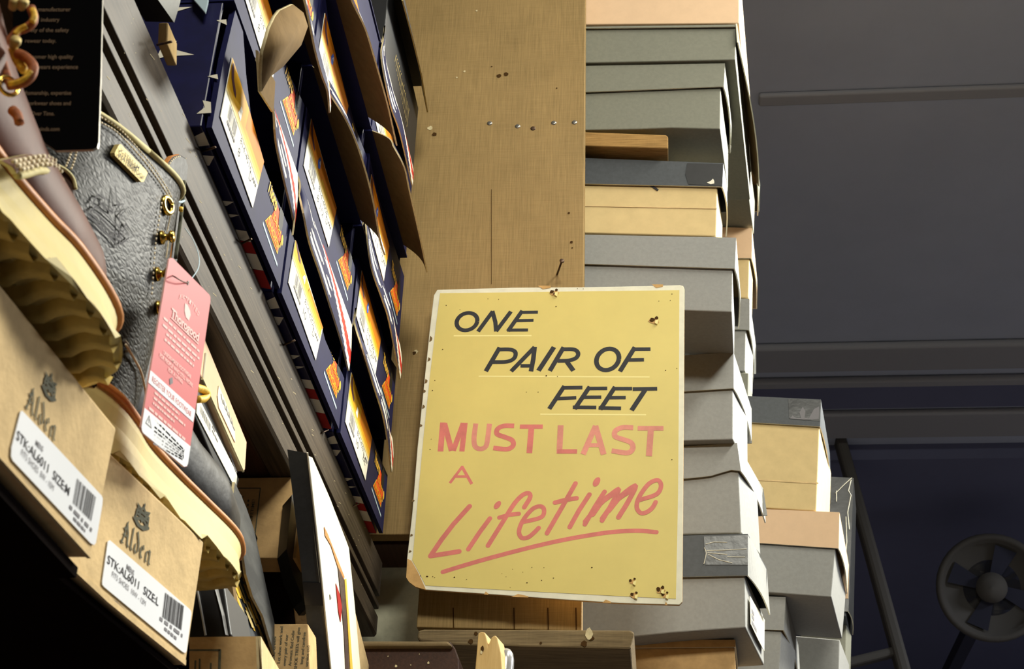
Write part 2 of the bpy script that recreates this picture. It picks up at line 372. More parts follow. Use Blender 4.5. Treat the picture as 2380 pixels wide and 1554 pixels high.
for x, y, mm in ((1138, 287, M_steel), (1203, 294, M_steel), (1239, 299, M_rust), (1287, 286, M_steel), (1335, 285, M_steel)):
    MB().lathe(PY((x, y), YB + .0005), (0, -1, 0), [(.0034, 0), (.0032, .0008), (.0015, .0012), (0, .0012)], mm, 14).build('nail_head', up, shade=True)
def nail(a, b, label, r=.0009, mt=M_rust):
    a, b = Vector(a), Vector(b); d = (b - a).normalized(); q = thing('nail', label, 'nail', a, 'loose nails'); 
    MB().tube([a, b], r, mt, 8).build('shank', q, shade=True)
    MB().lathe(b - d * .0004, d, [(r * 1.1, 0), (r * 2.4, .0004), (r * 2.4, .0009), (0, .0011)], mt, 12).build('head', q, shade=True); del q['group']; return q
nail(PY((1295, 637), YB), PY((1306, 606), YB - .028), 'thin rusty nail leaning out of the brown board above the sign', .0012)
# plaster wall and the dark recess behind the board
struct(MB().box((-.62, 1.52, 1.4), (-.225, 1.56, 3.5), M_plaster).build('wall_back'))
rc = MB().box((-.62, 1.45, 2.163), (-.262, 1.515, 2.176), M_darkb)
tag(rc.build('shelf_board', bevel=.001), 'dark shelf board edge behind the lower left of the yellow sign', 'shelf')
# bottom middle: beam, rail, stick, silver tip, brown box
beam = thing('wooden_beam', 'rough horizontal wooden beam under the yellow sign', 'beam', PY((1220, 1500), 1.425))
A = Q([(972, 1464), (985, 1461), (1465, 1463), (1475, 1470), (1465, 1508), (1060, 1499), (975, 1489), (969, 1480)], 1, 1.405)
MB().prism(A, (.0, .12, 0), M_woodold).build('timber', beam, bevel=.002)
for x, y, r in ((1094, 1490, .0028), (1106, 1472, .002), (1374, 1483, .003), (1358, 1496, .0032), (1257, 1494, .0014)): m = MB(); blot(m, PY((x, y), 1.405), r, .0006, M_hole); m.build('hole', beam)
m = MB(); blot(m, PY((1369, 1473), 1.405), .0035, .0007, M_kraft_edge, sq=1.8); m.build('chip', beam)
rail = thing('dark_rail', 'dark varnished rail with a rounded end below the wooden beam', 'rail', PY((940, 1530), 1.3))
A = Q([(838, 1489), (1046, 1490), (1058, 1506), (1066, 1530), (1066, 1640), (838, 1640)], 1, 1.30)
MB().prism(A, (0, .08, 0), M_darkb).build('board', rail, bevel=.001)
A = Q([(838, 1488), (1042, 1489), (1052, 1502), (838, 1502)], 1, 1.294)
MB().prism(A, (0, .09, 0), M_woodold).build('top_lip', rail, bevel=.002)
for x, y, r in ((921, 1548, .0014), (996, 1540, .0011), (902, 1525, .0006), (975, 1520, .0005), (955, 1545, .0006)): m = MB(); blot(m, PY((x, y), 1.3), r, .0007, M_kraft_edge); m.build('paint_speck', rail)
A = Q([(1097, 1640), (1111, 1471), (1118, 1467), (1127, 1469), (1131, 1482), (1134, 1500), (1142, 1480), (1150, 1475), (1156, 1481), (1164, 1516), (1172, 1640)], 1, 1.25)
stk = thing('wooden_peg', 'pale forked wooden peg standing in front of the beam', 'peg', PY((1130, 1554), 1.25))
MB().prism(A, (.004, .02, 0), M_woodlite).build('peg', stk, bevel=.001)
m = MB(); blot(m, PY((1121, 1508), 1.25), .0016, .0005, M_hole, sq=2); m.build('nail_hole', stk); m = MB(); blot(m, PY((1119, 1516), 1.25), .001, .0006, M_kraft_edge, sq=2); m.build('chip', stk)
c = PY((1172, 1560), 1.27)
prof = [(.0, .021), (.004, .0205), (.0065, .017), (.0078, .011), (.0082, .004), (.008, -.01), (.0085, -.03), (0, -.03)]
tip = MB().lathe(c, (.05, .1, 1), prof[::-1], M_silver, 18).build('silver_tip', shade=True)
tag(tip, 'shiny silver rounded tip beside the pale wooden peg', 'tip')
# ------------------------------------------------------------------ the yellow sign
YS = 1.40
sg = thing('yellow_sign', 'yellow hand-lettered sign reading one pair of feet must last a lifetime', 'sign', PY((1270, 1400), YS))
out = [(1016, 673), (1120, 670), (1190, 668), (1350, 667), (1515, 664), (1580, 662), (1588, 664), (1591, 672), (1590, 900), (1588, 1150), (1586, 1398), (1579, 1405), (1440, 1401), (1300, 1392), (1120, 1379), (990, 1370), (966, 1363), (951, 1352), (944, 1341), (946, 1296), (958, 1190), (970, 1040), (984, 905), (998, 770), (1008, 686)]
MB().prism(Q(out, 1, YS), (0, .0035, 0), M_signw, M_signb, M_signb).build('board', sg, bevel=.0006)
e1 = .0003
yel = [(1023, 681), (1190, 679), (1400, 676), (1579, 674), (1578, 900), (1576, 1150), (1571, 1391), (1430, 1384), (1220, 1373), (989, 1360), (975, 1331), (958, 1301), (960, 1290), (972, 1150), (985, 1010), (1000, 868), (1014, 750)]
MB().prism(Q(yel, 1, YS - e1), (0, .0002, 0), M_sign).build('painted_face', sg)
MB().prism(Q([(947, 1298), (956, 1302), (972, 1330), (982, 1352), (990, 1370), (966, 1363), (951, 1352), (944, 1341)], 1, YS - e1 - .0001), (0, .0003, 0), M_signb).build('torn_corner', sg)
NS = Vector((0, -1, 0)); pxm = YS * 1.0 / 3440 * 1.165      # metres per pixel on the sign (depth ~1.63)
def so(pts, sx, ox, oy): return [(ox + x / sx, oy + y / sx) for x, y in pts]
def onsign(pts): return Q(pts, 1, YS - .00036)
def arc(cx, cy, rx, ry, sh, a0=0, a1=360, n=28):
    return [(cx + rx * math.cos(math.radians(a0 + (a1 - a0) * i / n)) - sh * ry * math.sin(math.radians(a0 + (a1 - a0) * i / n)), cy + ry * math.sin(math.radians(a0 + (a1 - a0) * i / n))) for i in range(n + 1)]
def sm2(pts, n=6): return [(v.x, v.y) for v in smooth([Vector((a, b, 0)) for a, b in pts], n)]
up_ = MB(); D = lambda pts, w, mb, mt, cap='butt': mb.stroke(onsign(so(pts, 3.7, 980, 640)), w / 3.7 * pxm, NS, mt, cap)
K = M_signk
D(arc(390, 396, 88, 75, .2), 38, up_, K)
for a in ([(485, 481), (612, 308)], [(608, 305), (634, 400), (641, 480)], [(640, 479), (768, 309)], [(742, 478), (866, 302)], [(852, 317), (1000, 315)], [(806, 388), (962, 385)], [(735, 469), (915, 468)]): D(a, 37 if a[0][1] - a[1][1] not in range(-6, 7) else 31, up_, K)
D([(552, 823), (672, 618)], 40, up_, K); D(sm2([(655, 636), (760, 636), (806, 660), (796, 710), (735, 740), (612, 744)]), 37, up_, K)
D([(770, 823), (972, 615)], 38, up_, K); D([(972, 613), (960, 720), (940, 824)], 40, up_, K); D([(850, 776), (955, 776)], 34, up_, K)
D([(1005, 818), (1138, 615)], 42, up_, K)
D([(1102, 820), (1222, 616)], 40, up_, K); D(sm2([(1210, 633), (1310, 636), (1346, 668), (1328, 708), (1265, 730), (1170, 734)]), 37, up_, K); D([(1245, 735), (1305, 818)], 40, up_, K)
D(arc(1600, 721, 96, 92, .18), 40, up_, K)
D([(1705, 824), (1834, 616)], 40, up_, K); D([(1818, 633), (1968, 632)], 34, up_, K); D([(1776, 726), (1912, 724)], 34, up_, K)
D([(1098, 1146), (1228, 950)], 38, up_, K); D([(1212, 965), (1383, 963)], 34, up_, K); D([(1170, 1058), (1330, 1050)], 32, up_, K)
D([(1316, 1147), (1446, 955)], 38, up_, K); D([(1430, 971), (1596, 970)], 33, up_, K); D([(1390, 1047), (1545, 1046)], 32, up_, K); D([(1300, 1132), (1502, 1134)], 33, up_, K)
D([(1536, 1152), (1664, 957)], 38, up_, K); D([(1648, 972), (1810, 972)], 33, up_, K); D([(1604, 1050), (1755, 1049)], 32, up_, K); D([(1522, 1138), (1715, 1142)], 33, up_, K)
D([(1815, 976), (2026, 973)], 35, up_, K); D([(1925, 978), (1806, 1158)], 40, up_, K)
up_.build('black_lettering', sg)
ln = MB()
for a, b in (((275, 518), (945, 517)), ((490, 866), (1960, 872)), ((1020, 1192), (1930, 1197))): D([a, b], 13, ln, M_signl)
ln.build('white_underline', sg)
rd = MB(); R1, R2 = M_signr, M_signr2
D([(183, 1263), (162, 1512)], 48, rd, R1); D([(196, 1270), (258, 1506)], 46, rd, R1); D([(272, 1506), (358, 1268)], 44, rd, R1); D([(374, 1266), (346, 1512)], 44, rd, R1)
D(sm2([(466, 1272), (450, 1400), (462, 1470), (508, 1490), (552, 1468), (568, 1400), (584, 1274)]), 42, rd, R2)
D(sm2([(796, 1292), (710, 1292), (654, 1318), (650, 1362), (715, 1388), (778, 1416), (786, 1462), (735, 1492), (616, 1482)]), 42, rd, R1)
D([(845, 1299), (1042, 1299)], 40, rd, R1); D([(945, 1300), (926, 1526)], 48, rd, R1)
D([(1196, 1288), (1184, 1530)], 48, rd, R2); D([(1166, 1512), (1337, 1512)], 40, rd, R1)
D([(1388, 1537), (1496, 1292)], 46, rd, R2); D([(1494, 1292), (1566, 1538)], 48, rd, R2); D([(1425, 1458), (1548, 1458)], 36, rd, R2)
D(sm2([(1820, 1308), (1730, 1306), (1668, 1334), (1664, 1382), (1730, 1408), (1800, 1436), (1816, 1486), (1770, 1524), (1634, 1506)]), 44, rd, R2)
D([(1858, 1313), (2080, 1313)], 42, rd, R2); D([(1972, 1316), (1955, 1552)], 50, rd, R2)
rd.build('red_block_lettering', sg); rd = MB()
E_ = lambda pts, w, cap='round': rd.stroke(onsign(so(pts, 3.5, 940, 1040)), w / 3.5 * pxm, NS, R1, cap)
DOT = lambda pts: rd.poly([p + NS * .0001 for p in onsign(so(pts, 3.5, 940, 1040))[:-1]], R1)
E_([(370, 287), (474, 150)], 22, 'butt'); E_([(466, 150), (548, 295)], 24, 'butt'); E_([(400, 234), (515, 234)], 22, 'butt')
E_([(530, 476), (400, 620), (300, 750), (212, 880)], 38); E_([(212, 880), (330, 862), (445, 843)], 38); E_([(695, 575), (610, 690), (520, 825)], 36)
DOT(arc(757, 466, 26, 32, .45)); E_(sm2([(680, 796), (790, 620), (890, 460), (960, 386), (1010, 370), (1022, 405), (975, 484)]), 36); E_([(772, 568), (850, 545), (930, 537)], 34)
E_(sm2([(955, 606), (1110, 566), (1136, 505), (1105, 476), (1040, 500), (965, 590), (932, 680), (955, 732), (1005, 728), (1055, 690), (1092, 652)]), 34)
E_([(1392, 290), (1290, 470), (1160, 695)], 36); E_([(1225, 446), (1310, 424), (1400, 410)], 36); E_([(1505, 380), (1420, 510), (1345, 645)], 36); DOT(arc(1563, 278, 28, 38, .35))
E_([(1628, 358), (1550, 480), (1468, 622)], 36); E_(sm2([(1470, 600), (1580, 470), (1738, 338), (1690, 450), (1608, 592)]), 36); E_(sm2([(1610, 575), (1720, 430), (1875, 310), (1830, 420), (1742, 565)]), 38)
E_([(1530, 540), (1600, 440), (1700, 370)], 44); E_([(1660, 510), (1740, 410), (1840, 345)], 44)
E_(sm2([(1915, 424), (2050, 378), (2088, 310), (2060, 264), (1985, 296), (1910, 400), (1890, 480), (1918, 528), (1965, 526), (2015, 490), (2044, 442)]), 34)
rd.build('red_script_lettering', sg); rd = MB()
E_(sm2([(312, 1010), (500, 952), (700, 895), (900, 842), (1100, 792), (1300, 748), (1500, 712), (1700, 684), (1900, 675), (2050, 686)]), 34)
rd.build('red_underline', sg)
m = MB()
for x, y, r in ((505, 1071, 5), (880, 988, 4), (793, 1024, 4), (826, 1050, 4), (963, 1012, 4), (1037, 973, 5), (1134, 975, 5), (997, 1098, 8), (1115, 1079, 6), (1212, 1060, 6), (860, 1136, 4), (1525, 974, 8), (2175, 97, 6), (210, 13, 5), (185, 1047, 11), (230, 1048, 5), (246, 1056, 5), (406, 1053, 9), (132, 1042, 6)):
    blot(m, onsign([(940 + x / 3.5, 1040 + y / 3.5)])[0], r / 3.5 * pxm * .8, .0002, M_hole, sq=.7)
for x, y, r in ((212, 257, 6), (330, 293, 4), (570, 202, 5), (662, 205, 5), (1156, 267, 7), (1340, 113, 5), (1390, 115, 5), (2040, 220, 5), (2138, 214, 5), (2152, 160, 6), (180, 635, 7), (113, 902, 5), (93, 988, 6), (82, 1407, 4), (72, 1494, 5), (1072, 862, 9), (1168, 868, 5), (900, 1003, 5), (1002, 1003, 5), (2098, 815, 7), (2195, 798, 5)):
    blot(m, onsign([(980 + x / 3.7, 640 + y / 3.7)])[0], r / 3.7 * pxm * .8, .0002, M_hole)
m.build('pinhole', sg)
for x, y, r in ((1288, 681, .0052), (1521, 746, .0062), (1474, 1384, .0042), (1535, 1372, .005), (1546, 1384, .0036), (1470, 1352, .0035)):
    m = MB(); blot(m, onsign([(x, y)])[0], r, .0003, M_signb, n=8, sq=.75)
    blot(m, onsign([(x - 5, y - 3)])[0], r * .45, .0006, M_hole); blot(m, onsign([(x + 5, y - 7)])[0], r * .35, .0006, M_hole)
    m.prism([onsign([q])[0] + NS * .0006 for q in ((x + 2, y), (x + 9, y - 2), (x + 7, y + 9), (x + 1, y + 6))], NS * .0012, M_signl); m.build('torn_nail_hole', sg)
for x, y, h in ((1001, 780, 18), (997, 830, 12), (990, 880, 14), (986, 905, 10), (984, 940, 12), (978, 985, 9), (960, 1160, 8), (956, 1240, 8), (953, 1278, 7)):
    m = MB(); m.poly([q + NS * .0004 for q in Q([(x - 1, y), (x + 4, y + h * .3), (x + 3, y + h * .6), (x - 3, y + h * .8)], 1, YS)], M_kraft_in); m.build('chipped_edge', sg)
for x, y, w in ((1515, 664, 26), (1250, 667, 30), (1125, 1378, 10), (1188, 1384, 40), (1400, 1397, 20), (1545, 1402, 6)):
    m = MB(); m.poly([q + NS * .0004 for q in Q([(x, y - 3 if y < 700 else y + 3), (x + w * .4, y + (5 if y < 700 else -4)), (x + w, y + (2 if y < 700 else 1)), (x + w, y - 3 if y < 700 else y + 4)], 1, YS)], M_signb); m.build('chipped_edge', sg)
for x, y in ((1288, 683), (1538, 1374)):
    a = PY((x, y), YS); MB().tube([a + Vector((0, -.002, 0)), a + Vector((0, .033, 0))], .001, M_rust, 8).build('nail', sg)
# ------------------------------------------------------------------ shoe boxes stacked behind the board and to its right
def shoebox(label, Y, body, lid=None, D=.28, dx=.10, bm=None, lm=None, flare=.004, xl=None, lid_bottom=None, group=None, body_bot=None, inm=None, thick=.0016, ldx=None, curl=1.0, lt=None, sm=None, lb_=None, bb_=None):
    """front faces from four corners each (tl, tr, br, bl), standing at depth Y; the box runs back by D"""
    bm = bm or M_grey; lm = lm or bm; inm = inm or M_kraft_in
    def ext(q):
        q = [Vector((p[0], p[1], 0)) for p in q]
        if xl is not None:
            q[0] = q[1] + (q[0] - q[1]) * ((xl - q[1].x) / (q[0].x - q[1].x)); q[3] = q[2] + (q[3] - q[2]) * ((xl - q[2].x) / (q[3].x - q[2].x))
        return [(p.x, p.y) for p in q]
    bq = Q(ext(body), 1, Y + .003); zt0 = bq[2].z
    if bb_: bb = PZ(bb_, zt0) - bq[2]; bb = Vector((bb.x, max(bb.y, .05), 0))
    else: bb = Vector((dx, 1, 0)) * (D - .006)
    t = thing('shoebox', label, 'shoe box', base_of([bq[2], bq[3], bq[2] + bb, bq[3] + bb]), group)
    m = MB()
    if body_bot:      # uneven lower front edge
        bot = Q(body_bot, 1, Y + .003); fr = [bq[0], bq[1]] + bot[::-1]; m.prism(fr, bb, bm)
    else: m.hexa(bq, [p + bb for p in bq], bm)
    t['_body'] = 0
    m.build('body', t, bevel=.0014); del t['_body']
    if lid:
        lq = Q(ext(lid), 1, Y); lb = PZ(lt, lq[1].z) - lq[1] if lt else Vector((dx, 1, 0)) * D; lb = Vector((lb.x, lb.y, 0))
        top = [lq[0], lq[1]]; lo = Q(lid_bottom, 1, Y) if lid_bottom else [lq[3], lq[2]]
        if lid_bottom: lo = resample(lo, 16)
        lw = (PZ(lb_, lo[-1].z) - lo[-1]) if lb_ else lb; n = len(lo) - 1; m = MB(); th = Vector((0, thick, 0))
        m.shell([[lerp(top[0], top[1], i / n) for i in range(n + 1)], [p + Vector((0, -.0004, 0)) for p in lo]], th, lm, inm, M_grey_edge)
        # right skirt, standing off a little from the body towards the back
        N = 10; rows = [[], []]
        for i in range(N + 1):
            u = i / N; a = top[1] + lb * u; b = lo[-1] + lw * u; k = flare * math.sin(math.pi * u ** .8)
            rows[0].append(a); rows[1].append(b + X1 * k + Z1 * (-.15 * k))
        m.shell(rows, Vector((-thick, 0, 0)), sm or lm, inm, M_grey_edge)
        l0 = [[top[0] + lb * (i / 2) for i in range(3)], [lo[0] + lb * (i / 2) for i in range(3)]]
        m.shell(l0, Vector((thick, 0, 0)), lm, inm, lm)
        m.prism([top[0] + lb, top[1] + lb, lo[-1] + lb, lo[0] + lb], (0, -thick, 0), lm)
        m.prism([top[0], top[1], top[1] + lb, top[0] + lb], (0, 0, -thick), lm, lm, inm)
        o = m.build('lid', t)
    return t
GR = 'shoe boxes stacked on the right'
def solveY(x, y, z): return PZ((x, y), z).y
Y5 = 1.47
Z5 = PY((1650, 722), Y5).z; Y6 = solveY(1650, 821, Z5); Z6 = PY((1650, 1023), Y6).z; Y7 = solveY(1650, 1035, Z6)
Z7 = PY((1650, 1240), Y7).z; Y8 = Y7 + .002; Z8 = PY((1600, 1472), Y8).z
xl = 1190
shoebox('peach shoe box at the very top of the right stack, cut by the frame', 1.452, [(1358, -80), (1718, -90), (1718, 54), (1358, 57)], D=.30, dx=.095, bm=M_peach, xl=xl)
b2 = shoebox('grey shoe box just under the peach one at the top', 1.453, [(1358, 64), (1711, 58), (1709, 139), (1358, 146)], [(1358, 62), (1713, 57), (1712, 62), (1358, 66)], D=.31, dx=.105, xl=xl, bm=M_greyw)
sk = PY((1713, 55), 1.452)
m = MB(); r0 = [sk + Vector((.105, 1, 0)) * (.31 * i / 8) for i in range(9)]; r1 = [p + Vector((.012 * math.sin(i / 8 * 2.2), 0, -.032)) for i, p in enumerate(r0)]
m.shell([r0, r1], (-.0016, 0, 0), M_tan, M_kraft_in, M_grey_edge); m.build('side_flap', kid(b2, 'lid'))
shoebox('pale grey shoe box with a slanting lid, resting on the wooden slat', 1.459, [(1358, 212), (1675, 203), (1674, 300), (1358, 302)], [(1358, 153), (1685, 147), (1682, 201), (1358, 214)], D=.26, dx=.10, xl=xl, flare=.004, bm=M_greyw, lm=M_greyw,
    body_bot=[(1190, 303), (1358, 302), (1480, 300), (1560, 297), (1674, 300)], lt=(1702, 285), lb_=(1698, 356), bb_=(1692, 440))
A = Q([(1190, 302), (1358, 306), (1548, 313), (1553, 317), (1553, 345), (1190, 333)], 1, 1.455)
sl = MB().prism(A, (0, .10, 0), M_woodraw).build('shelf_plank', bevel=.0015); tag(sl, 'rough wooden slat jutting out above the black-lidded box', 'slat')
b4 = shoebox('cream shoe box under a black lid, below the wooden slat', 1.468, [(1358, 425), (1667, 434), (1664, 549), (1358, 541)], [(1358, 367), (1681, 379), (1679, 434), (1358, 427)], D=.27, dx=.095, bm=M_tan, lm=M_black, xl=xl, flare=.004, lt=(1692, 440), lb_=(1689, 550), bb_=(1677, 625))
m = MB(); m.prism(Q([(1597, 379), (1681, 381), (1679, 432), (1600, 428), (1593, 405)], 1, 1.4672), (0, .0002, 0), M_blackd)
m.prism(Q([(1643, 424), (1652, 420), (1657, 415), (1660, 420), (1660, 426), (1652, 428)], 1, 1.4669), (0, .0002, 0), M_wprint); m.build('tape', kid(b4, 'lid'))
m = MB(); m.prism(Q([(1358, 477), (1666, 483), (1666, 485), (1358, 479)], 1, 1.4703), (0, .0004, 0), M_kraft)
m.build('seam', kid(b4, 'body'))
m = MB(); m.prism(Q([(1508, 430), (1516, 429), (1531, 440), (1528, 443)], 1, 1.4700), (0, .0006, 0), M_ink); m.build('ribbon_end', b4)
shoebox('grey shoe box with its lid on, right beside the top corner of the sign', Y5, [(1358, 612), (1703, 622), (1701, 725), (1358, 713)], [(1358, 545), (1711, 552), (1708, 624), (1358, 613)], D=.28, dx=.098, xl=xl, flare=.004, lt=(1722, 690), lb_=(1718, 763), bb_=(1706, 835))
shoebox('grey shoe box set back, its lid sagging open on the right side', Y6, [(1590, 905), (1703, 899), (1703, 1021), (1590, 1024)], [(1590, 825), (1705, 818), (1705, 902), (1590, 909)], D=.26, dx=.10, xl=1330, flare=.004, lt=(1747, 950), lb_=(1747, 1024), bb_=(1738, 1085))
shoebox('crumpled grey shoe box with a torn bent lid, above the taped black lid', Y7, [(1590, 1108), (1716, 1092), (1723, 1238), (1590, 1241)], [(1590, 1037), (1713, 1029), (1722, 1094), (1590, 1114)], D=.24, dx=.115, xl=1330, flare=.004,
    lid_bottom=[(1330, 1122), (1590, 1112), (1650, 1106), (1690, 1094), (1714, 1088), (1722, 1094)], lt=(1774, 1136), lb_=(1780, 1215), bb_=(1768, 1290))
b8 = shoebox('grey shoe box under a taped black lid, lowest beside the sign', Y8, [(1590, 1336), (1731, 1333), (1733, 1458), (1590, 1470)], [(1590, 1244), (1738, 1240), (1738, 1337), (1590, 1340)], D=.24, dx=.115, bm=M_grey, lm=M_black, xl=1330, flare=.004,
    body_bot=[(1330, 1478), (1478, 1479), (1560, 1470), (1640, 1464), (1733, 1458)], lt=(1782, 1320), lb_=(1790, 1428), bb_=(1776, 1546), sm=M_grey)  # black lid's right skirt coloured grey to stand for strong light on it
m = MB(); yy = Y8 - .0008
m.prism(Q([(1636, 1246), (1738, 1243), (1738, 1312), (1640, 1312)], 1, yy), (0, .0002, 0), M_tape)
for a in ([(1640, 1264), (1660, 1259), (1690, 1260)], [(1637, 1272), (1642, 1285), (1636, 1310)], [(1642, 1279), (1680, 1278), (1735, 1275)], [(1646, 1288), (1670, 1300), (1702, 1308)], [(1690, 1293), (1732, 1294)], [(1644, 1284), (1690, 1288)]):
    m.tube(Q(a, 1, yy - .0003), .00045, M_grey_edge, 6)  # pale lines laid on as the bright glints of the tape
m.build('tape', kid(b8, 'lid'))
# price label on its right side
bq = PY((1733, 1333), Y8 + .003); bd = Vector((.203, 1, 0)); wn = Vector((1, -.203, 0)).normalized()
def side(px, o, d):      # pixel -> point on the vertical plane through o along d
    n = d.cross(Z1); r_ = ray(*px); return CAM + r_ * ((o - CAM).dot(n) / r_.dot(n))
def onside(pts, k=.0012): return [side(p, bq, bd) + wn * k for p in pts]
lb = MB(); lb.prism(onside([(1741, 1385), (1752, 1404), (1775, 1440), (1774, 1512), (1760, 1486), (1743, 1450)]), wn * -.0006, M_cream)
for a, b in (((1744, 1412), (1750, 1424)), ((1744, 1424), (1750, 1436)), ((1744, 1438), (1756, 1462))):
    q = onside([a, (b[0], b[1]), (b[0], b[1] + 9), (a[0], a[1] + 9)], .0015); lb.poly(q, M_inkgrey)
lb.build('label', kid(b8, 'body'))
b9 = shoebox('brown cardboard box in the shade below the lowest grey box', 1.6155, [(1400, 1497), (1708, 1494), (1714, 1660), (1400, 1660)], [(1400, 1486), (1709, 1486), (1709, 1503), (1400, 1506)], D=.2, dx=.02, bm=M_kraft_dark, lm=M_kraft_dark, xl=1330)
# second stack, farther back
Y3 = 1.92; zt = PY((1850, 925), Y3).z; Y2 = 1.935
shoebox('small grey shoe box at the top of the far narrow stack', Y2, [(1660, 367), (1743, 369), (1740, 452), (1660, 451)], [(1660, 303), (1753, 305), (1751, 369), (1660, 368)], D=.24, dx=.125, xl=1560, flare=.004, bm=M_greyw, lt=(1767, 430), lb_=(1762, 501), bb_=(1752, 545))
m = MB().prism(Q([(1690, 287), (1711, 288), (1711, 305), (1690, 305)], 1, Y2 + .02), (.01, .06, 0), M_cream).build('paper_packet'); tag(m, 'cream paper scrap on top of the far narrow stack', 'paper')
zz = PY((1720, 452), Y2).z; Y2b = solveY(1720, 528, zz)
shoebox('tan shoe box with a peach lid in the far narrow stack', Y2b, [(1660, 598), (1742, 600), (1740, 692), (1660, 690)], [(1660, 527), (1748, 530), (1747, 600), (1660, 599)], D=.24, dx=.12, xl=1560, flare=.004, bm=M_tan, lm=M_peach, lt=(1760, 650), lb_=(1759, 718), bb_=(1748, 735))
shoebox('narrow grey shoe box at the bottom of the far narrow stack', Y2b + .002, [(1660, 763), (1734, 765), (1732, 862), (1660, 860)], [(1660, 693), (1742, 694), (1742, 766), (1660, 764)], D=.22, dx=.13, xl=1560, flare=.004, lt=(1757, 800), lb_=(1750, 890), bb_=(1749, 918))
yh = Y2b + .003; yy = 866
while PY((1740, yy), yh).z > 2.5895: yy += .5
shoebox('pale shoe box almost hidden at the foot of the far narrow stack', yh, [(1660, 864), (1740, 866), (1738, yy), (1660, yy - 2)], D=.15, dx=.12, xl=1560, bm=M_greyw)
# third stack, lower right
b = shoebox('tall tan shoe box under a black taped lid, top of the lower right stack', Y3, [(1745, 978), (1905, 986), (1897, 1187), (1745, 1178)], [(1742, 920), (1908, 928), (1906, 991), (1742, 981)], D=.26, dx=.175, bm=M_tan, lm=M_black, xl=1640, flare=.004, lt=(1929, 1053), lb_=(1931, 1136), bb_=(1925, 1290))
m = MB(); yy = Y3 - .0008
m.prism(Q([(1832, 926), (1908, 930), (1906, 978), (1834, 972)], 1, yy), (0, .0002, 0), M_tape)
for a in ([(1836, 972), (1842, 965), (1850, 971), (1862, 971), (1858, 958), (1866, 945), (1872, 955), (1870, 970), (1880, 972), (1892, 950), (1904, 944), (1903, 973), (1870, 975)],):
    m.prism(Q(a, 1, yy - .0003), (0, .0002, 0), M_inkgrey)
m.build('tape', kid(b, 'lid'))
m = MB(); m.prism(Q([(1745, 1112), (1902, 1121), (1902, 1124), (1745, 1115)], 1, Y3 + .0024), (0, .0004, 0), M_kraft); m.build('seam', kid(b, 'body'))
zb = PY((1850, 1186), Y3).z; Y3b = solveY(1850, 1187, zb); zc = PY((1870, 1381), Y3b).z
shoebox('grey shoe box with a peach lid, jutting out of the lower right stack', Y3b, [(1745, 1258), (1942, 1273), (1932, 1387), (1745, 1373)], [(1745, 1181), (1951, 1190), (1949, 1274), (1745, 1260)], D=.25, dx=.165, lm=M_peach, xl=1640, flare=.004, lt=(1973, 1312), lb_=(1969, 1379), bb_=(1957, 1484))
shoebox('grey shoe box low beside the crumpled stack, under the peach lidded box', solveY(1805, 1387, zc), [(1700, 1460), (1816, 1466), (1806, 1660), (1700, 1660)], [(1700, 1382), (1826, 1387), (1822, 1464), (1700, 1459)], D=.15, dx=.19, xl=1640, flare=.004, lt=(1856, 1500), lb_=(1862, 1600), bb_=(1840, 1700))
shoebox('dark grey shoe box at the bottom right, below the jutting grey one', solveY(1900, 1481, zc) + .07, [(1840, 1476), (1952, 1486), (1948, 1660), (1840, 1660)], D=.12, dx=.22, bm=M_grey)
b = shoebox('black box wrapped in shiny plastic at the far right edge of the stacks', 2.26, [(1850, 1190), (1976, 1192), (1966, 1432), (1850, 1428)], [(1850, 1103), (1984, 1110), (1972, 1420), (1850, 1416)], D=.10, dx=.235, bm=M_black, lm=M_tape, xl=1800, flare=.004, lt=(1990, 1180), lb_=(1983, 1475), bb_=(1976, 1480))
m = MB()
for a in ([(1942, 1146), (1962, 1126), (1980, 1110)], [(1978, 1115), (1972, 1140), (1978, 1150), (1970, 1190), (1974, 1230)], [(1944, 1140), (1944, 1165)], [(1966, 1200), (1968, 1260), (1964, 1300)]):
    m.tube(Q(a, 1, 2.259), .0007, M_grey_edge, 6)
m.build('plastic_crease', kid(b, 'lid'))
shoebox('thin pale edged box at the lowest right corner of the stacks', 2.30, [(1860, 1446), (1968, 1450), (1962, 1660), (1860, 1660)], D=.06, dx=.24, bm=M_greyw)
# ------------------------------------------------------------------ left shelf: grooved edge board, nails
sh = thing('wooden_shelf', 'dark varnished shelf with a grooved edge under the navy boot boxes', 'shelf', (-.45, .7, 2.056))
XT = -.292; ye = 1.442; zt_, zb_ = 2.139, 2.058
# the edge board: a profile with two grooves, run along the aisle
prof = []
for z, d in ((zt_, 0), (2.1020, 0), (2.1013, -.006), (2.0945, -.006), (2.0938, 0), (2.0880, 0), (2.0873, -.006), (2.0805, -.006), (2.0798, 0), (zb_ + .003, 0), (zb_, -.002)): prof.append((XT + d, z))
prof += [(XT - .02, zb_), (XT - .02, zt_)]
pts = [Vector((x, .1, z)) for x, z in prof]
m = MB(); m.prism(pts, (0, ye - .1, 0), M_dark); m.build('edge_board', sh, bevel=.0006)
m = MB()
for z in (2.0979, 2.0839): m.box((XT - .0059, .1, z - .0033), (XT - .0056, ye, z + .0033), M_groove)
m.build('groove', sh)
MB().box((-.80, .1, 2.118), (XT - .021, ye, 2.1385), M_darkb).build('plank', sh, bevel=.001)
MB().box((XT - .055, .1, 2.060), (XT - .021, ye - .02, 2.117), M_darkb).build('batten', sh, bevel=.002)
m = MB(); rnd = random.Random(11)
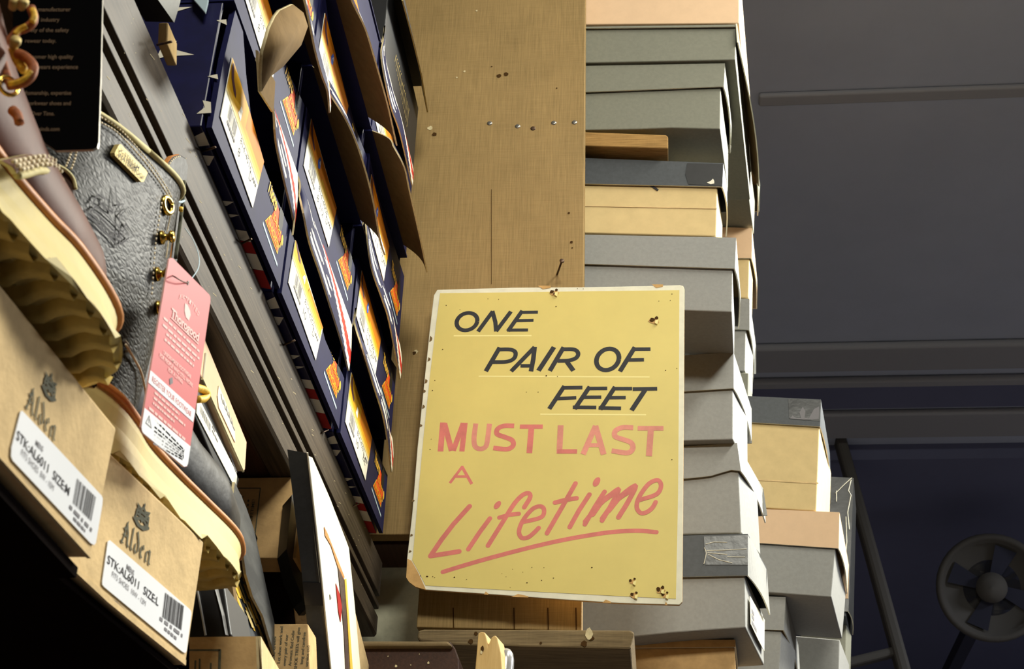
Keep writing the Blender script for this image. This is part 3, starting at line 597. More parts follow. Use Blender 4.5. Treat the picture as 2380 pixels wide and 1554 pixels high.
for i in range(150):
    y = rnd.uniform(.5, 1.4); z = rnd.choice((rnd.uniform(2.10, 2.137), rnd.uniform(2.10, 2.137), rnd.uniform(2.06, 2.08))); l = rnd.uniform(.0003, .0009) if i % 4 else rnd.uniform(.002, .009)
    m.poly([(XT + .0002, y, z), (XT + .0002, y + l, z + .3 * l), (XT + .0002, y + l, z + .3 * l + .00035), (XT + .0002, y, z + .00035)], M_kraft_edge)
m.build('scratch', sh)
for i, (a, b) in enumerate((((366, 104), (398, 97)), ((468, 352), (500, 342)), ((557, 568), (584, 555)), ((652, 804), (686, 790)), ((738, 1010), (763, 998)), ((812, 1180), (834, 1170)))):
    p = PX(a, XT - .002); q = PZ(b, 2.1372) if i > 1 else PZ(b, 2.134); d = (q - p).normalized()
    MB().tube([p, q], .0008, M_rust, 8).build('nail', sh, shade=True)
# ------------------------------------------------------------------ navy stars-and-stripes boot boxes
XF = -.28
YE = [(.7195, .9145), (.9165, 1.1435), (1.1465, 1.374)]
ZR = [(2.1425, 2.252), (2.2545, 2.366), (2.369, 2.482), (2.485, 2.598)]
HP = [(.731 - .7195, 2.158 - 2.141), (.821 - .7195, 2.1475 - 2.141 + .009), (.830 - .7195, 2.2), (.734 - .7195, 2.21)]
def star(m, c, r, mt, u, v, rot=0, k=.38):
    m.poly([Vector(c) + (u * math.cos(a) + v * math.sin(a)) * rr for i in range(10) for a, rr in ((rot + math.pi * i / 5, r if i % 2 == 0 else r * k),)], mt)
def bootbox(row, col, label, code=None, size=None, width=None, skirt=None, brown=False, dark_label=False, zoff=0, under=False, top=None):
    y0, y1 = YE[col]; z0, z1 = ZR[row]; z0 += zoff; w = y1 - y0; s = w / .195
    rnd = random.Random(row * 10 + col)
    t = thing('boot_box', label, 'boot box', (-.44, (y0 + y1) / 2, z0), 'navy boot boxes on the grooved shelf')
    m = MB(); h = z1 - .0025
    m.box((-.60, y0 + .001, z0), (XF - .0065, y1 - .001, z0 + (.05 if top else h - z0)), M_navyd)
    if top:      # an open tray: walls round a dark inside
        m.box((-.60, y0 + .0006, z0), (XF - .0065, y0 + .003, h), M_navyd); m.box((-.60, y1 - .003, z0 + .049), (XF - .0065, y1 - .001, h), M_navyd); m.box((-.60, y0 + .003, z0 + .049), (-.597, y1 - .003, h), M_kraft_in)
    # stars and stripes on the underside
    zz = z0 - .0003
    def up(pts, mt): m.poly([(XF - .0064 - x, y0 + y * w, zz) for x, y in pts], mt)
    if under:
        up([(.0, .03), (0, .10), (.03, .12), (.03, .05), (.012, .065)], M_wprint)
        for y_, l, hh in ((.16, .03, .05), (.42, .026, .022), (.50, .03, .012)): up([(.0, y_), (.006, y_ + hh), (.03, y_ + hh * .8), (.032, y_ + hh * .2), (.01, y_ - .01)], M_wprint)
        for a, b, c in ((.60, .67, M_wprint), (.67, .75, M_redd), (.75, .86, M_wprint), (.86, .99, M_redd)): up([(0, a), (0, b), (.045, b - .09), (.045, a - .07)], c)
    if col == 0:      # the near long side faces the camera
        for st in ([(395, 89), (401, 97), (411, 95), (402, 114), (451, 127), (384, 131), (362, 138), (374, 112), (384, 102)], [(400, 10), (415, 17), (446, 16), (412, 26), (396, 30)], [(503, 47), (526, 45), (527, 58)], [(482, 177), (505, 172), (507, 184)], [(471, 233), (490, 237), (491, 262), (457, 264), (476, 249)]) if row == 0 else ():
            m.poly([PY(q, y0 + .0002) for q in st], M_wprint)
    m.build('body', t, bevel=.0012)
    # front panel, a folded double board standing just off the body
    m = MB(); pe = y0 + .002; pf = y1 - .002
    if top:
        te = [PX(p, XF) for p in top]; te = [(min(max(q.y, pe), pf), min(q.z, z1 - .004)) for q in te]
        if te[0][0] > pe + .004: te = [(pe, te[0][1])] + te
        if te[-1][0] < pf - .004: te.append((pf, te[-1][1]))
    else: te = [(pe, z1 - .006), (pf, z1 - .006)]
    m.prism([Vector((XF, pe, z0)), Vector((XF, pf, z0))] + [Vector((XF, a, b)) for a, b in te[::-1]], (-.0038, 0, 0), M_navy, M_navy, M_kraft_in)
    xe = XF + .0003
    def fp(y, z, k=0): return Vector((xe + k, y0 + y * s, z0 + z))
    m.text('Thoro', fp(.1285, .0455, .0004), Vector((0, .027 * s, -.002)), Vector((0, .002, .0125)), M_gold, .035)
    m.poly([fp(.1345, .021), fp(.1745, .0185), fp(.1755, .0275), fp(.146, .0345)], M_gold)
    m.poly([fp(.1475, .0345), fp(.178, .028), fp(.176, .049), fp(.158, .052)], M_redorange)
    m.poly([fp(.1365, .0222, .0002), fp(.1728, .0198, .0002), fp(.1738, .0268, .0002), fp(.1465, .0332, .0002)], M_redorange)
    m.text('SHOES', fp(.1395, .0232, .0004), Vector((0, .031 * s, -.002)), Vector((0, .002, .0062)), M_yellow, .03)
    m.text('JOB FIT', fp(.150, .036, .0004), Vector((0, .024 * s, -.004)), Vector((0, .001, .006)), M_yellow, .02)
    m.poly([fp(.130, .0148), fp(.178, .0098), fp(.178, .0122), fp(.130, .0172)], M_pale)
    for yy_, zz_, r in ((.1815, .036, .0028), (.1775, .0295, .0018)): m.poly([fp(yy_ + r * math.cos(a), zz_ + 1.7 * r * math.sin(a)) for a in [k * .6283 for k in range(10)]], M_gold)
    m.poly([fp(.171 + .0062 * math.cos(a), .049 + .0125 * math.sin(a), .0003) for a in [k * .349 for k in range(18)]], M_groove)     # finger hole
    def ztop(y):
        for (a, b), (c, d) in zip(te, te[1:]):
            if a <= y <= c: return lerp(b, d, (y - a) / (c - a)) if c > a else d
        return te[-1][1]
    def clip(mb):
        for v in mb.v: v.z = min(v.z, ztop(v.y) - (.0004 if v.x > XF + .0001 else 0))
    clip(m)
    fpn = m.build('front_panel', t, bevel=.0008)
    if code:
        lb = MB(); c = [(.0115, .0165), (.1015, .0085), (.1105, .0595), (.0145, .0695)]
        def L(u, v, k=.0006):
            a = lerp(Vector((0, *c[0])), Vector((0, *c[1])), u); b = lerp(Vector((0, *c[3])), Vector((0, *c[2])), u); q = lerp(a, b, v); return fp(q.y, q.z, k)
        lb.prism([L(0, 0), L(1, 0), L(1, 1), L(0, 1)], (-.0005, 0, 0), M_white)
        def band(u0, u1, v0, v1, mt, k=.0008): lb.poly([L(u0, v0, k), L(u1, v0, k), L(u1, v1, k), L(u0, v1, k)], mt)
        band(0, 1, .45, .50, M_fade2); band(0, 1, .50, .57, M_fade1); band(0, .5, .57, 1, M_yellow if row == 0 else M_orange); band(.5, 1, .57, .66, M_yellow); band(.5, 1, .66, 1, M_orange)
        lb.poly([L(*p, .0010) for p in ((.02, .95), (.05, .97), (.10, .80), (.19, .72), (.20, .66), (.14, .66), (.05, .74), (.015, .84))], M_plum)
        if row: lb.poly([L(*p, .0010) for p in ((.32, .70), (.36, .86), (.40, .84), (.40, .66), (.35, .60))], M_blue); lb.poly([L(*p, .0011) for p in ((.36, .74), (.38, .82), (.39, .72))], M_white)
        else: lb.poly([L(*p, .0010) for p in ((.30, .58), (.34, .76), (.38, .74), (.38, .56))], M_white)
        lb.barcode([L(.12, .42, .0010), L(.34, .42, .0010), L(.34, .20, .0010), L(.12, .20, .0010)], M_inkgrey, rnd)
        lb.bars(L(.13, .12, .001), L(.36, .12, .001) - L(.13, .12, .001), L(.13, .17, .001) - L(.13, .12, .001), M_inkgrey, rnd, .06, .2)
        lb.text(code, L(.46, .33, .00068), L(.80, .33) - L(.46, .33), L(.46, .43) - L(.46, .33), M_ink)
        wd = {1: .05, 2: .10, 5: .24, 6: .3}[len(size)]
        lb.text(size, L(.46, .12, .00068), L(.46 + wd, .12) - L(.46, .12), L(.46, .25) - L(.46, .12), M_ink)
        lb.text(width, L(.78, .20, .00068), L(.78 + .06 * len(width), .20) - L(.78, .20), L(.78, .34) - L(.78, .20), M_ink)
        lb.bars(L(.86, .32, .001), L(.96, .32) - L(.86, .32), L(.86, .37) - L(.86, .32), M_inkgrey, rnd, .2, .3, .1)
        clip(lb); lb.build('label', fpn)
    # lid: top board and the front flap, bowed outwards
    m = MB(); m.box((-.60, y0, z1 - .0022), (XF + .001, y1, z1), M_navy)
    ld = m.build('lid', t)
    if skirt:
        kz = skirt[1]; low = []
        for p in skirt[0]:
            q = PZ(p, kz)
            if q.y < y0 + .0005: q = PY(p, y0 + .0005)
            if q.y > y1 - .0005: q = PY(p, y1 - .0005)
            low.append(Vector((max(q.x, XF + .0035), q.y, q.z)))
        low = resample(smooth(low, 6), 72)
        ya, yb = max(y0 + .0005, low[0].y - .03), min(y1 - .0005, low[-1].y + .004)
        streak = {i: [(a_, a_ + rnd.randint(4, 9)) for a_ in (rnd.randint(0, 8), rnd.randint(11, 18))] for i in (2, 4, 7, 9)}
        hi = [Vector((XF + .0015, lerp(ya, yb, i / 72), z1 - .001)) for i in range(73)]
        R = 22; rows = []
        for k in range(R + 1):
            f = k / R; rows.append([lerp(hi[i], low[i], f) + X1 * (.006 * math.sin(math.pi * f)) * min(1, (low[i].x - XF) / .02) for i in range(73)])
        def om(i, j):
            f, u = (i + .5) / R, (j + .5) / 72
            d = f - (u - .42) / .58 * .75
            if u > .42 and abs(d) < .13: return M_red
            if (-.30 < d < .30 and u > .42) or (u > .42 and d <= -.30): return M_wprint
            return M_wprint if any(a_ * 2 + (i % 3) <= j < b_ * 2 - (i % 2) * 2 for a_, b_ in streak.get(i // 2, ())) else M_navy
        m = MB(); m.shell(rows, lambda i, j: Vector((-.0015, 0, -.0003)), om, M_kraft_in, M_kraft_edge); m.build('lid_flap', ld, shade=True)
    return t
def sk(pts, z): return (pts, z)
T0 = 'navy boot box marked '
b00 = bootbox(0, 0, T0 + '8 D, nearest in the bottom row on the grooved shelf', '814-4516', '8', 'D', sk([(640, 300), (645, 341), (661, 414), (676, 511), (682, 546)], 2.21), under=True, top=[(548, 19), (565, 73), (572, 174), (585, 280), (612, 380), (632, 434), (678, 545)])
bootbox(0, 1, T0 + '10 D, middle of the bottom row on the shelf', '814-4203', '10', 'D', sk([(697, 450), (708, 500), (721, 564), (745, 635), (768, 708), (795, 797), (802, 862)], 2.21), under=True, top=[(687, 564), (702, 631), (733, 705), (756, 790), (773, 829), (795, 866)])
bootbox(0, 2, T0 + '10 EE, at the far lower end of the shelf', '814-4203', '10', 'EE', sk([(806, 715), (820, 748), (845, 813), (872, 902), (895, 981), (911, 1097)], 2.21), under=True, top=[(812, 848), (821, 867), (845, 933), (862, 1006), (884, 1066), (905, 1114)])
bootbox(1, 0, 'navy boot box behind the torn brown flap, nearest in the second row', '814-4516', '8', 'D', sk([(690, -40), (709, 0), (726, 77), (735, 120), (750, 175), (763, 212), (768, 262)], 2.32), True, top=[(600, -60), (620, 0), (633, 35), (667, 161), (718, 275)])
bootbox(1, 1, T0 + '8 1/2 D, middle of the second row', '814-4008', '8 1/2', 'D', sk([(766, 214), (804, 274), (831, 333), (854, 405), (871, 476), (885, 557), (896, 592)], 2.32), True, top=[(723, 280), (738, 347), (763, 420), (788, 511), (797, 540), (826, 623)])
bootbox(1, 2, T0 + '10 1/2 D, far end of the second row', '814-4008', '10 1/2', 'D', sk([(835, 480), (841, 503), (863, 613), (889, 693), (906, 748), (931, 880)], 2.32), top=[(841, 625), (883, 746), (891, 784), (910, 836), (930, 880)])
bootbox(2, 0, 'navy boot box cut by the top of the frame, nearest in the third row', '814-4516', '9', 'D')
bootbox(2, 1, 'navy boot box with a torn label edge, middle of the third row', '814-4008', '9', 'D', sk([(800, -60), (819, 0), (850, 64), (871, 131), (900, 232), (915, 297), (924, 338)], 2.44), True, top=[(757, 0), (765, 58), (778, 131), (796, 183), (807, 222), (827, 299), (850, 357)])
bootbox(2, 2, 'navy boot box under the longest brown flap, far end of the third row', '814-4203', '11', 'D', sk([(915, 337), (941, 387), (954, 445), (979, 557), (994, 632)], 2.44), True, top=[(858, 347), (873, 434), (896, 511), (921, 585), (943, 654)])
bootbox(3, 1, 'navy boot box at the top frame edge, middle of the fourth row', '814-4516', '10', 'D')
bootbox(3, 2, 'topmost navy boot box, its striped lid flap in front of the brown board', '814-4516', '11', 'D', sk([(872, 60), (877, 93), (885, 135), (908, 241), (931, 310), (959, 430)], 2.55))
# torn brown flap bent up at the nearest box
fl = [(681, 10), (690, 30), (697, 62), (692, 105), (668, 154), (640, 185), (625, 212), (608, 170), (594, 122), (606, 66), (631, 39), (660, 24)]
q = Q(fl, 0, -.243); q = [p + X1 * (.006 * math.sin(i * .9)) for i, p in enumerate(q)]
m = MB(); cen = sum(q, Vector()) / len(q) + X1 * .006
bi = m.add([cen] + q + [p + Vector((-.0022, 0, .0004)) for p in [cen] + q]); n = len(q)
for i in range(n):
    j = (i + 1) % n; m.face((bi, bi + 1 + i, bi + 1 + j), M_kraft_in); m.face((bi + n + 1, bi + n + 2 + j, bi + n + 2 + i), M_navy); m.face((bi + 1 + i, bi + n + 2 + i, bi + n + 2 + j, bi + 1 + j), M_kraft_edge)
m.build('torn_flap', kid(b00, 'lid'), shade=True)
q0 = Q([(600, 118), (640, 190), (636, 262), (606, 215)], 0, -.262)
m = MB(); m.prism(q0, (-.002, 0, .001), M_kraft_in, M_kraft_edge); m.build('torn_flap', kid(b00, 'lid'))
# black shoe boxes with gold lettering above
t = thing('black_shoebox', 'black shoe box with gold script and gold lid edge beside the board', 'shoe box', (-.4, 1.27, 2.601))
MB().box((-.58, 1.165, 2.601), (-.281, 1.378, 2.70), M_blackd).build('body', t, bevel=.001)
m = MB(); m.shell([[Vector((-.277, y, 2.735)) for y in (1.16, 1.23, 1.30, 1.376)], [Vector((-.264, 1.165, 2.672)), Vector((-.263, 1.23, 2.676)), Vector((-.264, 1.30, 2.684)), Vector((-.268, 1.374, 2.69))]], (-.0016, 0, 0), M_blackd, M_blackd, M_brassm)
m.box((-.58, 1.16, 2.735), (-.277, 1.378, 2.737), M_blackd); m.build('lid', t)
m = MB()
rnd = random.Random(5)
for i in range(15):
    y = 1.225 + i * .0066; m.stroke([Vector((-.2805, y, 2.64 - i * .0012)), Vector((-.2805, y + .003, 2.652)), Vector((-.2805, y + .0055, 2.645 + rnd.uniform(-.002, .012)))], .0012, X1, M_brassm)
m.build('gold_lettering', t)
# box corner and wooden peg at the top left, resting over the shelf
t = thing('grey_shoebox', 'dark grey shoe box corner hanging in at the top left over the shelf', 'shoe box', (-.36, .64, 2.17))
y_ = .66
a = Q([(330, -40), (374, -40), (374, 0), (404, 52), (342, 50), (318, 0)], 1, y_)
MB().prism(Q([(300, -60), (376, -60), (404, 52), (338, 50)], 1, y_), (-.02, -.12, .0), M_blackd).build('body', t)
MB().prism(Q([(376, -60), (424, -60), (419, 5), (405, 53)], 1, y_ - .002), (-.02, -.10, 0), M_grey).build('lid', t)
pg = MB().prism(Q([(368, 52), (391, 51), (390, 104), (366, 104)], 1, .672), (0, .02, 0), M_woodlite).build('wooden_block', bevel=.001); tag(pg, 'small pale wooden block standing on the grooved shelf edge', 'block')
bl = MB().prism(Q([(448, -40), (488, -40), (485, 10), (479, 35), (452, 4)], 1, .7155), (0, -.002, 0), M_pale).build('folded_card', bevel=.0005); tag(bl, 'pale folded card tip hanging at the top against the navy box', 'card')
# ------------------------------------------------------------------ lower shelf, kraft shoe tree boxes
XA = -.24
ls = thing('lower_shelf', 'dark shelf under the two kraft shoe tree boxes at the lower left', 'shelf', (-.6, .3, 1.74))
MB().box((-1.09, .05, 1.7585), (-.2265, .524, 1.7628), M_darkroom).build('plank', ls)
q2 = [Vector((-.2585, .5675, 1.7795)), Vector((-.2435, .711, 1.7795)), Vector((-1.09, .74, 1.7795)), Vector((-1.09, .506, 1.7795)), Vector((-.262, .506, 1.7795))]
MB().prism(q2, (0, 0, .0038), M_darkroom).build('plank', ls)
bs = MB().box((-1.09, .05, 1.40), (-.12, 1.44, 1.42), M_darkb).build('bounce_blocker_shelf', bevel=.001); tag(bs, 'unseen dark shelf added to block floor light under the kraft boxes', 'shelf')  # unseen shelf added to keep floor bounce off the box undersides
def kraftbox(label, face, D, lab, t1, t2, bc, dg, mk, name0, crest, slot, size, lip, anchor, yaw):
    dv = Vector((math.sin(yaw), math.cos(yaw), 0)); nv = Vector((math.cos(yaw), -math.sin(yaw), 0)); an = PX(*anchor)
    def PX_(p, k=0):
        r_ = ray(*p); return CAM + r_ * ((an + nv * k - CAM).dot(nv) / r_.dot(nv))
    def QX(pts, k=0): return [PX_(p, k) for p in pts]
    q = QX(face); t = thing('shoe_tree_box', label, 'box', (q[0].x - .1, sum(p.y for p in q) / 4, min(p.z for p in q)), 'kraft shoe tree boxes')
    m = MB(); m.hexa(q, [p - nv * D for p in q], M_kraft); m.build('body', t, bevel=.0014)
    e = .0004; rnd = random.Random(len(label))
    m = MB(); m.prism(QX(lab, e + .0003), nv * -.0004, M_tagw)
    def T(s, ll, lr, ul, mt, bold=0):
        o, a, b = PX_(ll, e + .0005), PX_(lr, e + .0005), PX_(ul, e + .0005); m.text(s, o, a - o, b - o, mt, bold)
    T('STK:AL6011  SIZE:' + size, *t1, M_ink, .006); T('FITS SHOES  10W - 12M' if size == 'L' else 'FITS SHOES  8W - 10M', *t2, M_inkgrey)
    T('MENS', (t1[0][0] + 45, t1[0][1] + 14), (t1[0][0] + 62, t1[0][1] + 31), (t1[0][0] + 47, t1[0][1] + 2), M_inkgrey, .02)
    m.barcode(QX(bc, e + .0005), M_ink, rnd, 30); m.bars(*(lambda o, a, b: (o, a - o, b - o))(*[PX_(p, e + .0005) for p in dg]), M_inkgrey, rnd, .05, .25, .08)
    m.bars(*(lambda o, a, b: (o, a - o, b - o))(*[PX_(p, e + .0005) for p in mk]), M_inkgrey, rnd, .15, .3, .06)
    m.build('label', t)
    # blackletter maker's name and crest stamped on the board
    m = MB(); o, a, b = [PX_(p, e) for p in name0]; U, V = (a - o) / 3.5, (b - o)
    nb = U * .13 + V * .07
    for st in ([(0, .1), (.12, .0), (.3, .03)], [(.12, .05), (.28, .45), (.42, 1.05)], [(.36, .95), (.62, .55), (.68, .12), (.85, 0)], [(.1, .42), (.6, .40)], [(.0, .62), (.15, .72), (.3, .6)],
               [(1.12, 1.0), (1.12, .1), (1.28, 0)], [(1.85, .55), (1.58, .42), (1.56, .14), (1.74, 0), (1.96, .14), (1.94, .5), (1.62, .98)], [(2.3, .3), (2.56, .42), (2.46, .62), (2.26, .48), (2.26, .14), (2.44, 0), (2.6, .1)],
               [(3.4, .58), (2.92, .48), (2.92, .06), (3.02, 0)], [(2.95, .44), (3.2, .62), (3.32, .46), (3.32, .06), (3.46, 0)]):
        m.nib([o + U * x + V * y_ for x, y_ in st], nb, nv, M_inkgreen)
    m.build('stamped_name', t)
    m = MB(); o, a, b = [PX_(p, e) for p in crest]; U, V = a - o, b - o
    def CR(pts, w): m.stroke([o + U * x + V * y_ for x, y_ in pts], w, nv, M_inkgreen)
    w = U.length * .09
    CR([(.12, .68), (.1, .3), (.3, .08), (.5, 0), (.72, .08), (.92, .3), (.9, .68), (.5, .72), (.12, .68)], w); CR([(.2, .25), (.5, .45), (.85, .25)], w); CR([(.3, .6), (.5, .3), (.75, .6)], w)
    CR([(.2, .75), (.1, .95), (.35, .82), (.5, 1.0), (.65, .82), (.9, .95), (.8, .75)], w); CR([(.5, 1.0), (.52, 1.18)], w); CR([(.15, .5), (.9, .5)], w * .8); CR([(.0, .2), (.3, -.02), (.7, -.02), (1, .2)], w)
    m.build('stamped_crest', t)
    m = MB(); m.prism(QX(slot, e - .0001), nv * -.0001, M_brndark); m.build('slot', t)
    m = MB(); m.prism(QX(lip, e + .0006), nv * -.0016, M_kraft, M_kraft_edge); m.build('lower_fold', t)
    return t
kraftbox('kraft shoe tree box labelled size M, cut by the left frame edge', [(-180, 435), (272, 995), (211, 1297), (-180, 867)], .30,
    [(52, 954), (236, 1151), (239, 1158), (238, 1172), (223, 1261), (219, 1266), (211, 1262), (30, 1070), (26, 1060), (27, 1040), (48, 957)], ((38, 1019), (160, 1152), (42, 998)), ((49, 1056), (124, 1141), (52, 1042)),
    [(180, 1111), (224, 1155), (213, 1211), (170, 1168)], [(161, 1180), (213, 1236), (163, 1172)], [(171, 1207), (198, 1237), (172, 1200)], ((60, 946), (127, 1025), (70, 894)), ((98, 905), (128, 938), (104, 860)),
    [(36, 1098), (60, 1118), (90, 1152), (124, 1193), (112, 1184), (75, 1144), (48, 1114)], 'M', [(-180, 867), (0, 1054), (35, 1092), (211, 1284), (211, 1297), (0, 1064), (-180, 879)], ((211, 1297), -.223), 0)
kraftbox('kraft shoe tree box labelled size L, under the black boot', [(190, 988), (475, 1259), (432, 1546), (148, 1303)], .24,
    [(256, 1255), (440, 1414), (444, 1419), (445, 1426), (434, 1512), (431, 1517), (424, 1514), (243, 1364), (238, 1358), (238, 1350), (251, 1258)], ((249, 1307), (368, 1408), (252, 1288)), ((260, 1338), (338, 1408), (262, 1326)),
    [(384, 1376), (428, 1408), (422, 1464), (377, 1433)], [(371, 1440), (424, 1481), (372, 1432)], [(382, 1463), (410, 1487), (383, 1456)], ((281, 1258), (348, 1313), (290, 1207)), ((310, 1210), (344, 1236), (318, 1166)),
    [(252, 1388), (270, 1396), (304, 1428), (337, 1460), (325, 1454), (290, 1424), (266, 1402)], 'L', [(148, 1303), (156, 1300), (250, 1382), (340, 1458), (433, 1533), (432, 1546), (330, 1464), (250, 1398)], ((432, 1546), -.241), .098)
# ------------------------------------------------------------------ boots
def remesh(vox, sm=6):
    def f(o):
        r = o.modifiers.new('one_skin', 'REMESH'); r.mode = 'VOXEL'; r.voxel_size = vox; r.use_smooth_shade = True
        s_ = o.modifiers.new('soften', 'SMOOTH'); s_.factor = .5; s_.iterations = sm
    return f
def dsec(y, cx, hw, z0, z1, n=26, pw=2.4):
    out = []
    for k in range(n):
        a = 2 * math.pi * k / n; c, s_ = math.cos(a), math.sin(a); zc = z0 + (z1 - z0) * .38
        x = cx + hw * abs(c) ** (2 / pw) * (1 if c > 0 else -1); z = zc + ((z1 - zc) if s_ > 0 else (zc - z0)) * abs(s_) ** (2 / pw) * (1 if s_ > 0 else -1); out.append(Vector((x, y, z)))
    return out
def esec(cx, cy, rx, ry, z, tilt=0, n=28):
    return [Vector((cx + rx * math.cos(2 * math.pi * k / n), cy + ry * math.sin(2 * math.pi * k / n), z + tilt * math.sin(2 * math.pi * k / n))) for k in range(n)]
def sole(t, bot, top, z0, z1, jag, rnd):
    n = 120
    def closed(p): p = [Vector((x, y, 0)) for x, y in p]; p = smooth(p + [p[0]], 8); return resample(p, n)[:-1]
    B, T = closed(bot), closed(top); rows = []
    cb = sum(B, Vector()) / n
    for f in (0, .12, .3, .55, .8, 1):
        r = []
        for i in range(n):
            p = lerp(B[i], T[i], f); z = lerp(z0, z1, f)
            if f == 0:      # rippled lower edge
                k = ((i * 1.0) % 5) / 5; z += jag * (1 - k) * (1 if (i // 5) % 2 else .35)
            if .3 <= f <= .8: p = p + (p - cb).normalized() * -.0012 * math.sin((f - .3) / .5 * math.pi)
            r.append(Vector((p.x, p.y, z)))
        rows.append(r)
    m = MB(); m.grid(rows, M_solecream, True, M_solecream); m.build('wedge_sole', t, shade=False, bevel=0)
    # ridged tread under the sole
    ys = [p.y for p in B]; m = MB(); y = min(ys) + .008
    while y < max(ys) - .006:
        xs = [B[i].x + (B[(i + 1) % n].x - B[i].x) * ((y - B[i].y) / ((B[(i + 1) % n].y - B[i].y) or 1e-9)) for i in range(n) if (B[i].y - y) * (B[(i + 1) % n].y - y) <= 0]
        if len(xs) >= 2:
            a, b = min(xs) + .002, max(xs) - .002; N = 14; up_r = []; 
            rows = [[Vector((lerp(a, b, k / N), y + dy + .0035 * math.sin(k * 1.35), z0 + dz)) for k in range(N + 1)] for dy, dz in ((-.005, .003), (-.003, -.0022), (.002, -.0026), (.005, .003))]
            m.grid(rows, M_soleunder)
        y += .0125
    m.build('tread', t, shade=True)
    m = MB(); ring = [Vector((p.x, p.y, z1 + .001)) + (p - cb).normalized() * .0004 for p in T]; m.tube(ring + [ring[0]], .0022, M_welt, 8, False); m.build('welt', t, shade=True)
rnd = random.Random(2)
# brown boot (near, left)
b1 = thing('brown_boot', 'brown moc-toe boot on a cream wedge sole, cut by the left frame edge', 'boot', (-.253, .372, 1.8309))
sole(b1, [(-0.2158, 0.2790), (-0.2176, 0.3441), (-0.2158, 0.3813), (-0.2120, 0.4046), (-0.2060, 0.4325), (-0.2037, 0.4557), (-0.2051, 0.4752), (-0.2120, 0.4910), (-0.2269, 0.5022), (-0.2492, 0.5050), (-0.2716, 0.4957), (-0.2874, 0.4743), (-0.2957, 0.4371), (-0.2939, 0.3813), (-0.2864, 0.3162), (-0.2883, 0.2604), (-0.2790, 0.2325), (-0.2511, 0.2232), (-0.2260, 0.2325)],
     [(-0.2232, 0.2790), (-0.2269, 0.3441), (-0.2265, 0.3906), (-0.2223, 0.4250), (-0.2181, 0.4464), (-0.2167, 0.4790), (-0.2195, 0.4994), (-0.2297, 0.5124), (-0.2492, 0.5162), (-0.2716, 0.5069), (-0.2864, 0.4836), (-0.2930, 0.4371), (-0.2902, 0.3813), (-0.2827, 0.3162), (-0.2827, 0.2604), (-0.2743, 0.2372), (-0.2511, 0.2288), (-0.2297, 0.2381)], 1.8309, 1.8606, .0045, rnd)
m = MB()
m.grid([dsec(y, cx, hw, 1.8513, z) for y, cx, hw, z in ((0.2418, -0.2530, 0.0242, 1.9220), (0.2604, -0.2530, 0.0288, 1.9406), (0.3069, -0.2539, 0.0307, 1.9546), (0.3534, -0.2548, 0.0307, 1.9453), (0.3860, -0.2548, 0.0316, 1.9174), (0.4185, -0.2539, 0.0335, 1.8988), (0.4511, -0.2530, 0.0344, 1.8960), (0.4790, -0.2520, 0.0326, 1.8950), (0.4976, -0.2511, 0.0270, 1.8885), (0.5087, -0.2502, 0.0177, 1.8774), (0.5124, -0.2502, 0.0074, 1.8681))], M_brnleather, True, M_brnleather)
m.grid([esec(-0.2539, 0.3208, 0.0298, 0.0670, 1.9034), esec(-0.2539, 0.3181, 0.0307, 0.0707, 1.9406), esec(-0.2539, 0.3116, 0.0335, 0.0651, 1.9778), esec(-0.2539, 0.3069, 0.0344, 0.0632, 2.0243)], M_brnleather, True, M_brnleather)
m.build('upper', b1, mods=[remesh(.0026, 5)])
# stitched strap across the vamp
def on_boot(path, r, mt, parent, name): MB().tube(path, r, mt, 8).build(name, parent, shade=True)
bx = lambda pts, x: Q(pts, 0, x)
pth = [PX((14, 372), -0.2158), PX((50, 376), -0.2176), PX((88, 373), -0.2213), PX((118, 386), -0.2288), PX((140, 418), -0.2381)]
m = MB(); A_ = smooth([PX((2, 372), -0.2144), PX((30, 366), -0.2167), PX((60, 360), -0.2199), PX((88, 358), -0.2246), PX((110, 366), -0.2320)], 5); B_ = smooth([PX((40, 405), -0.2144), PX((62, 400), -0.2167), PX((92, 392), -0.2199), PX((118, 396), -0.2246), PX((136, 414), -0.2320)], 5)
m.shell([A_, [lerp(a, b, .5) + X1 * .0012 for a, b in zip(A_, B_)], B_], (-.002, 0, 0), M_brnleather, M_brnleather, M_collar); strap = m.build('strap', b1, shade=True)
m = MB()
for k, f in enumerate((.15, .42, .69)):
    for i in range(1, len(A_) - 1, 2):
        c = lerp(A_[i], A_[i + 1], .5); d = lerp(B_[i], B_[i + 1], .5); p = lerp(c, d, f) + X1 * .0026; dd = (A_[i + 1] - A_[i]).normalized() * .0014
        m.tube([p - dd, p, p + dd], .0008, M_stitch, 6)
m.build('stitching', strap, shade=True)
on_boot(smooth([PX((40, 408), -0.2148), PX((62, 404), -0.2167), PX((92, 396), -0.2195), PX((120, 402), -0.2260), PX((142, 420), -0.2344)], 6), .0015, M_collar, strap, 'strap_edge')
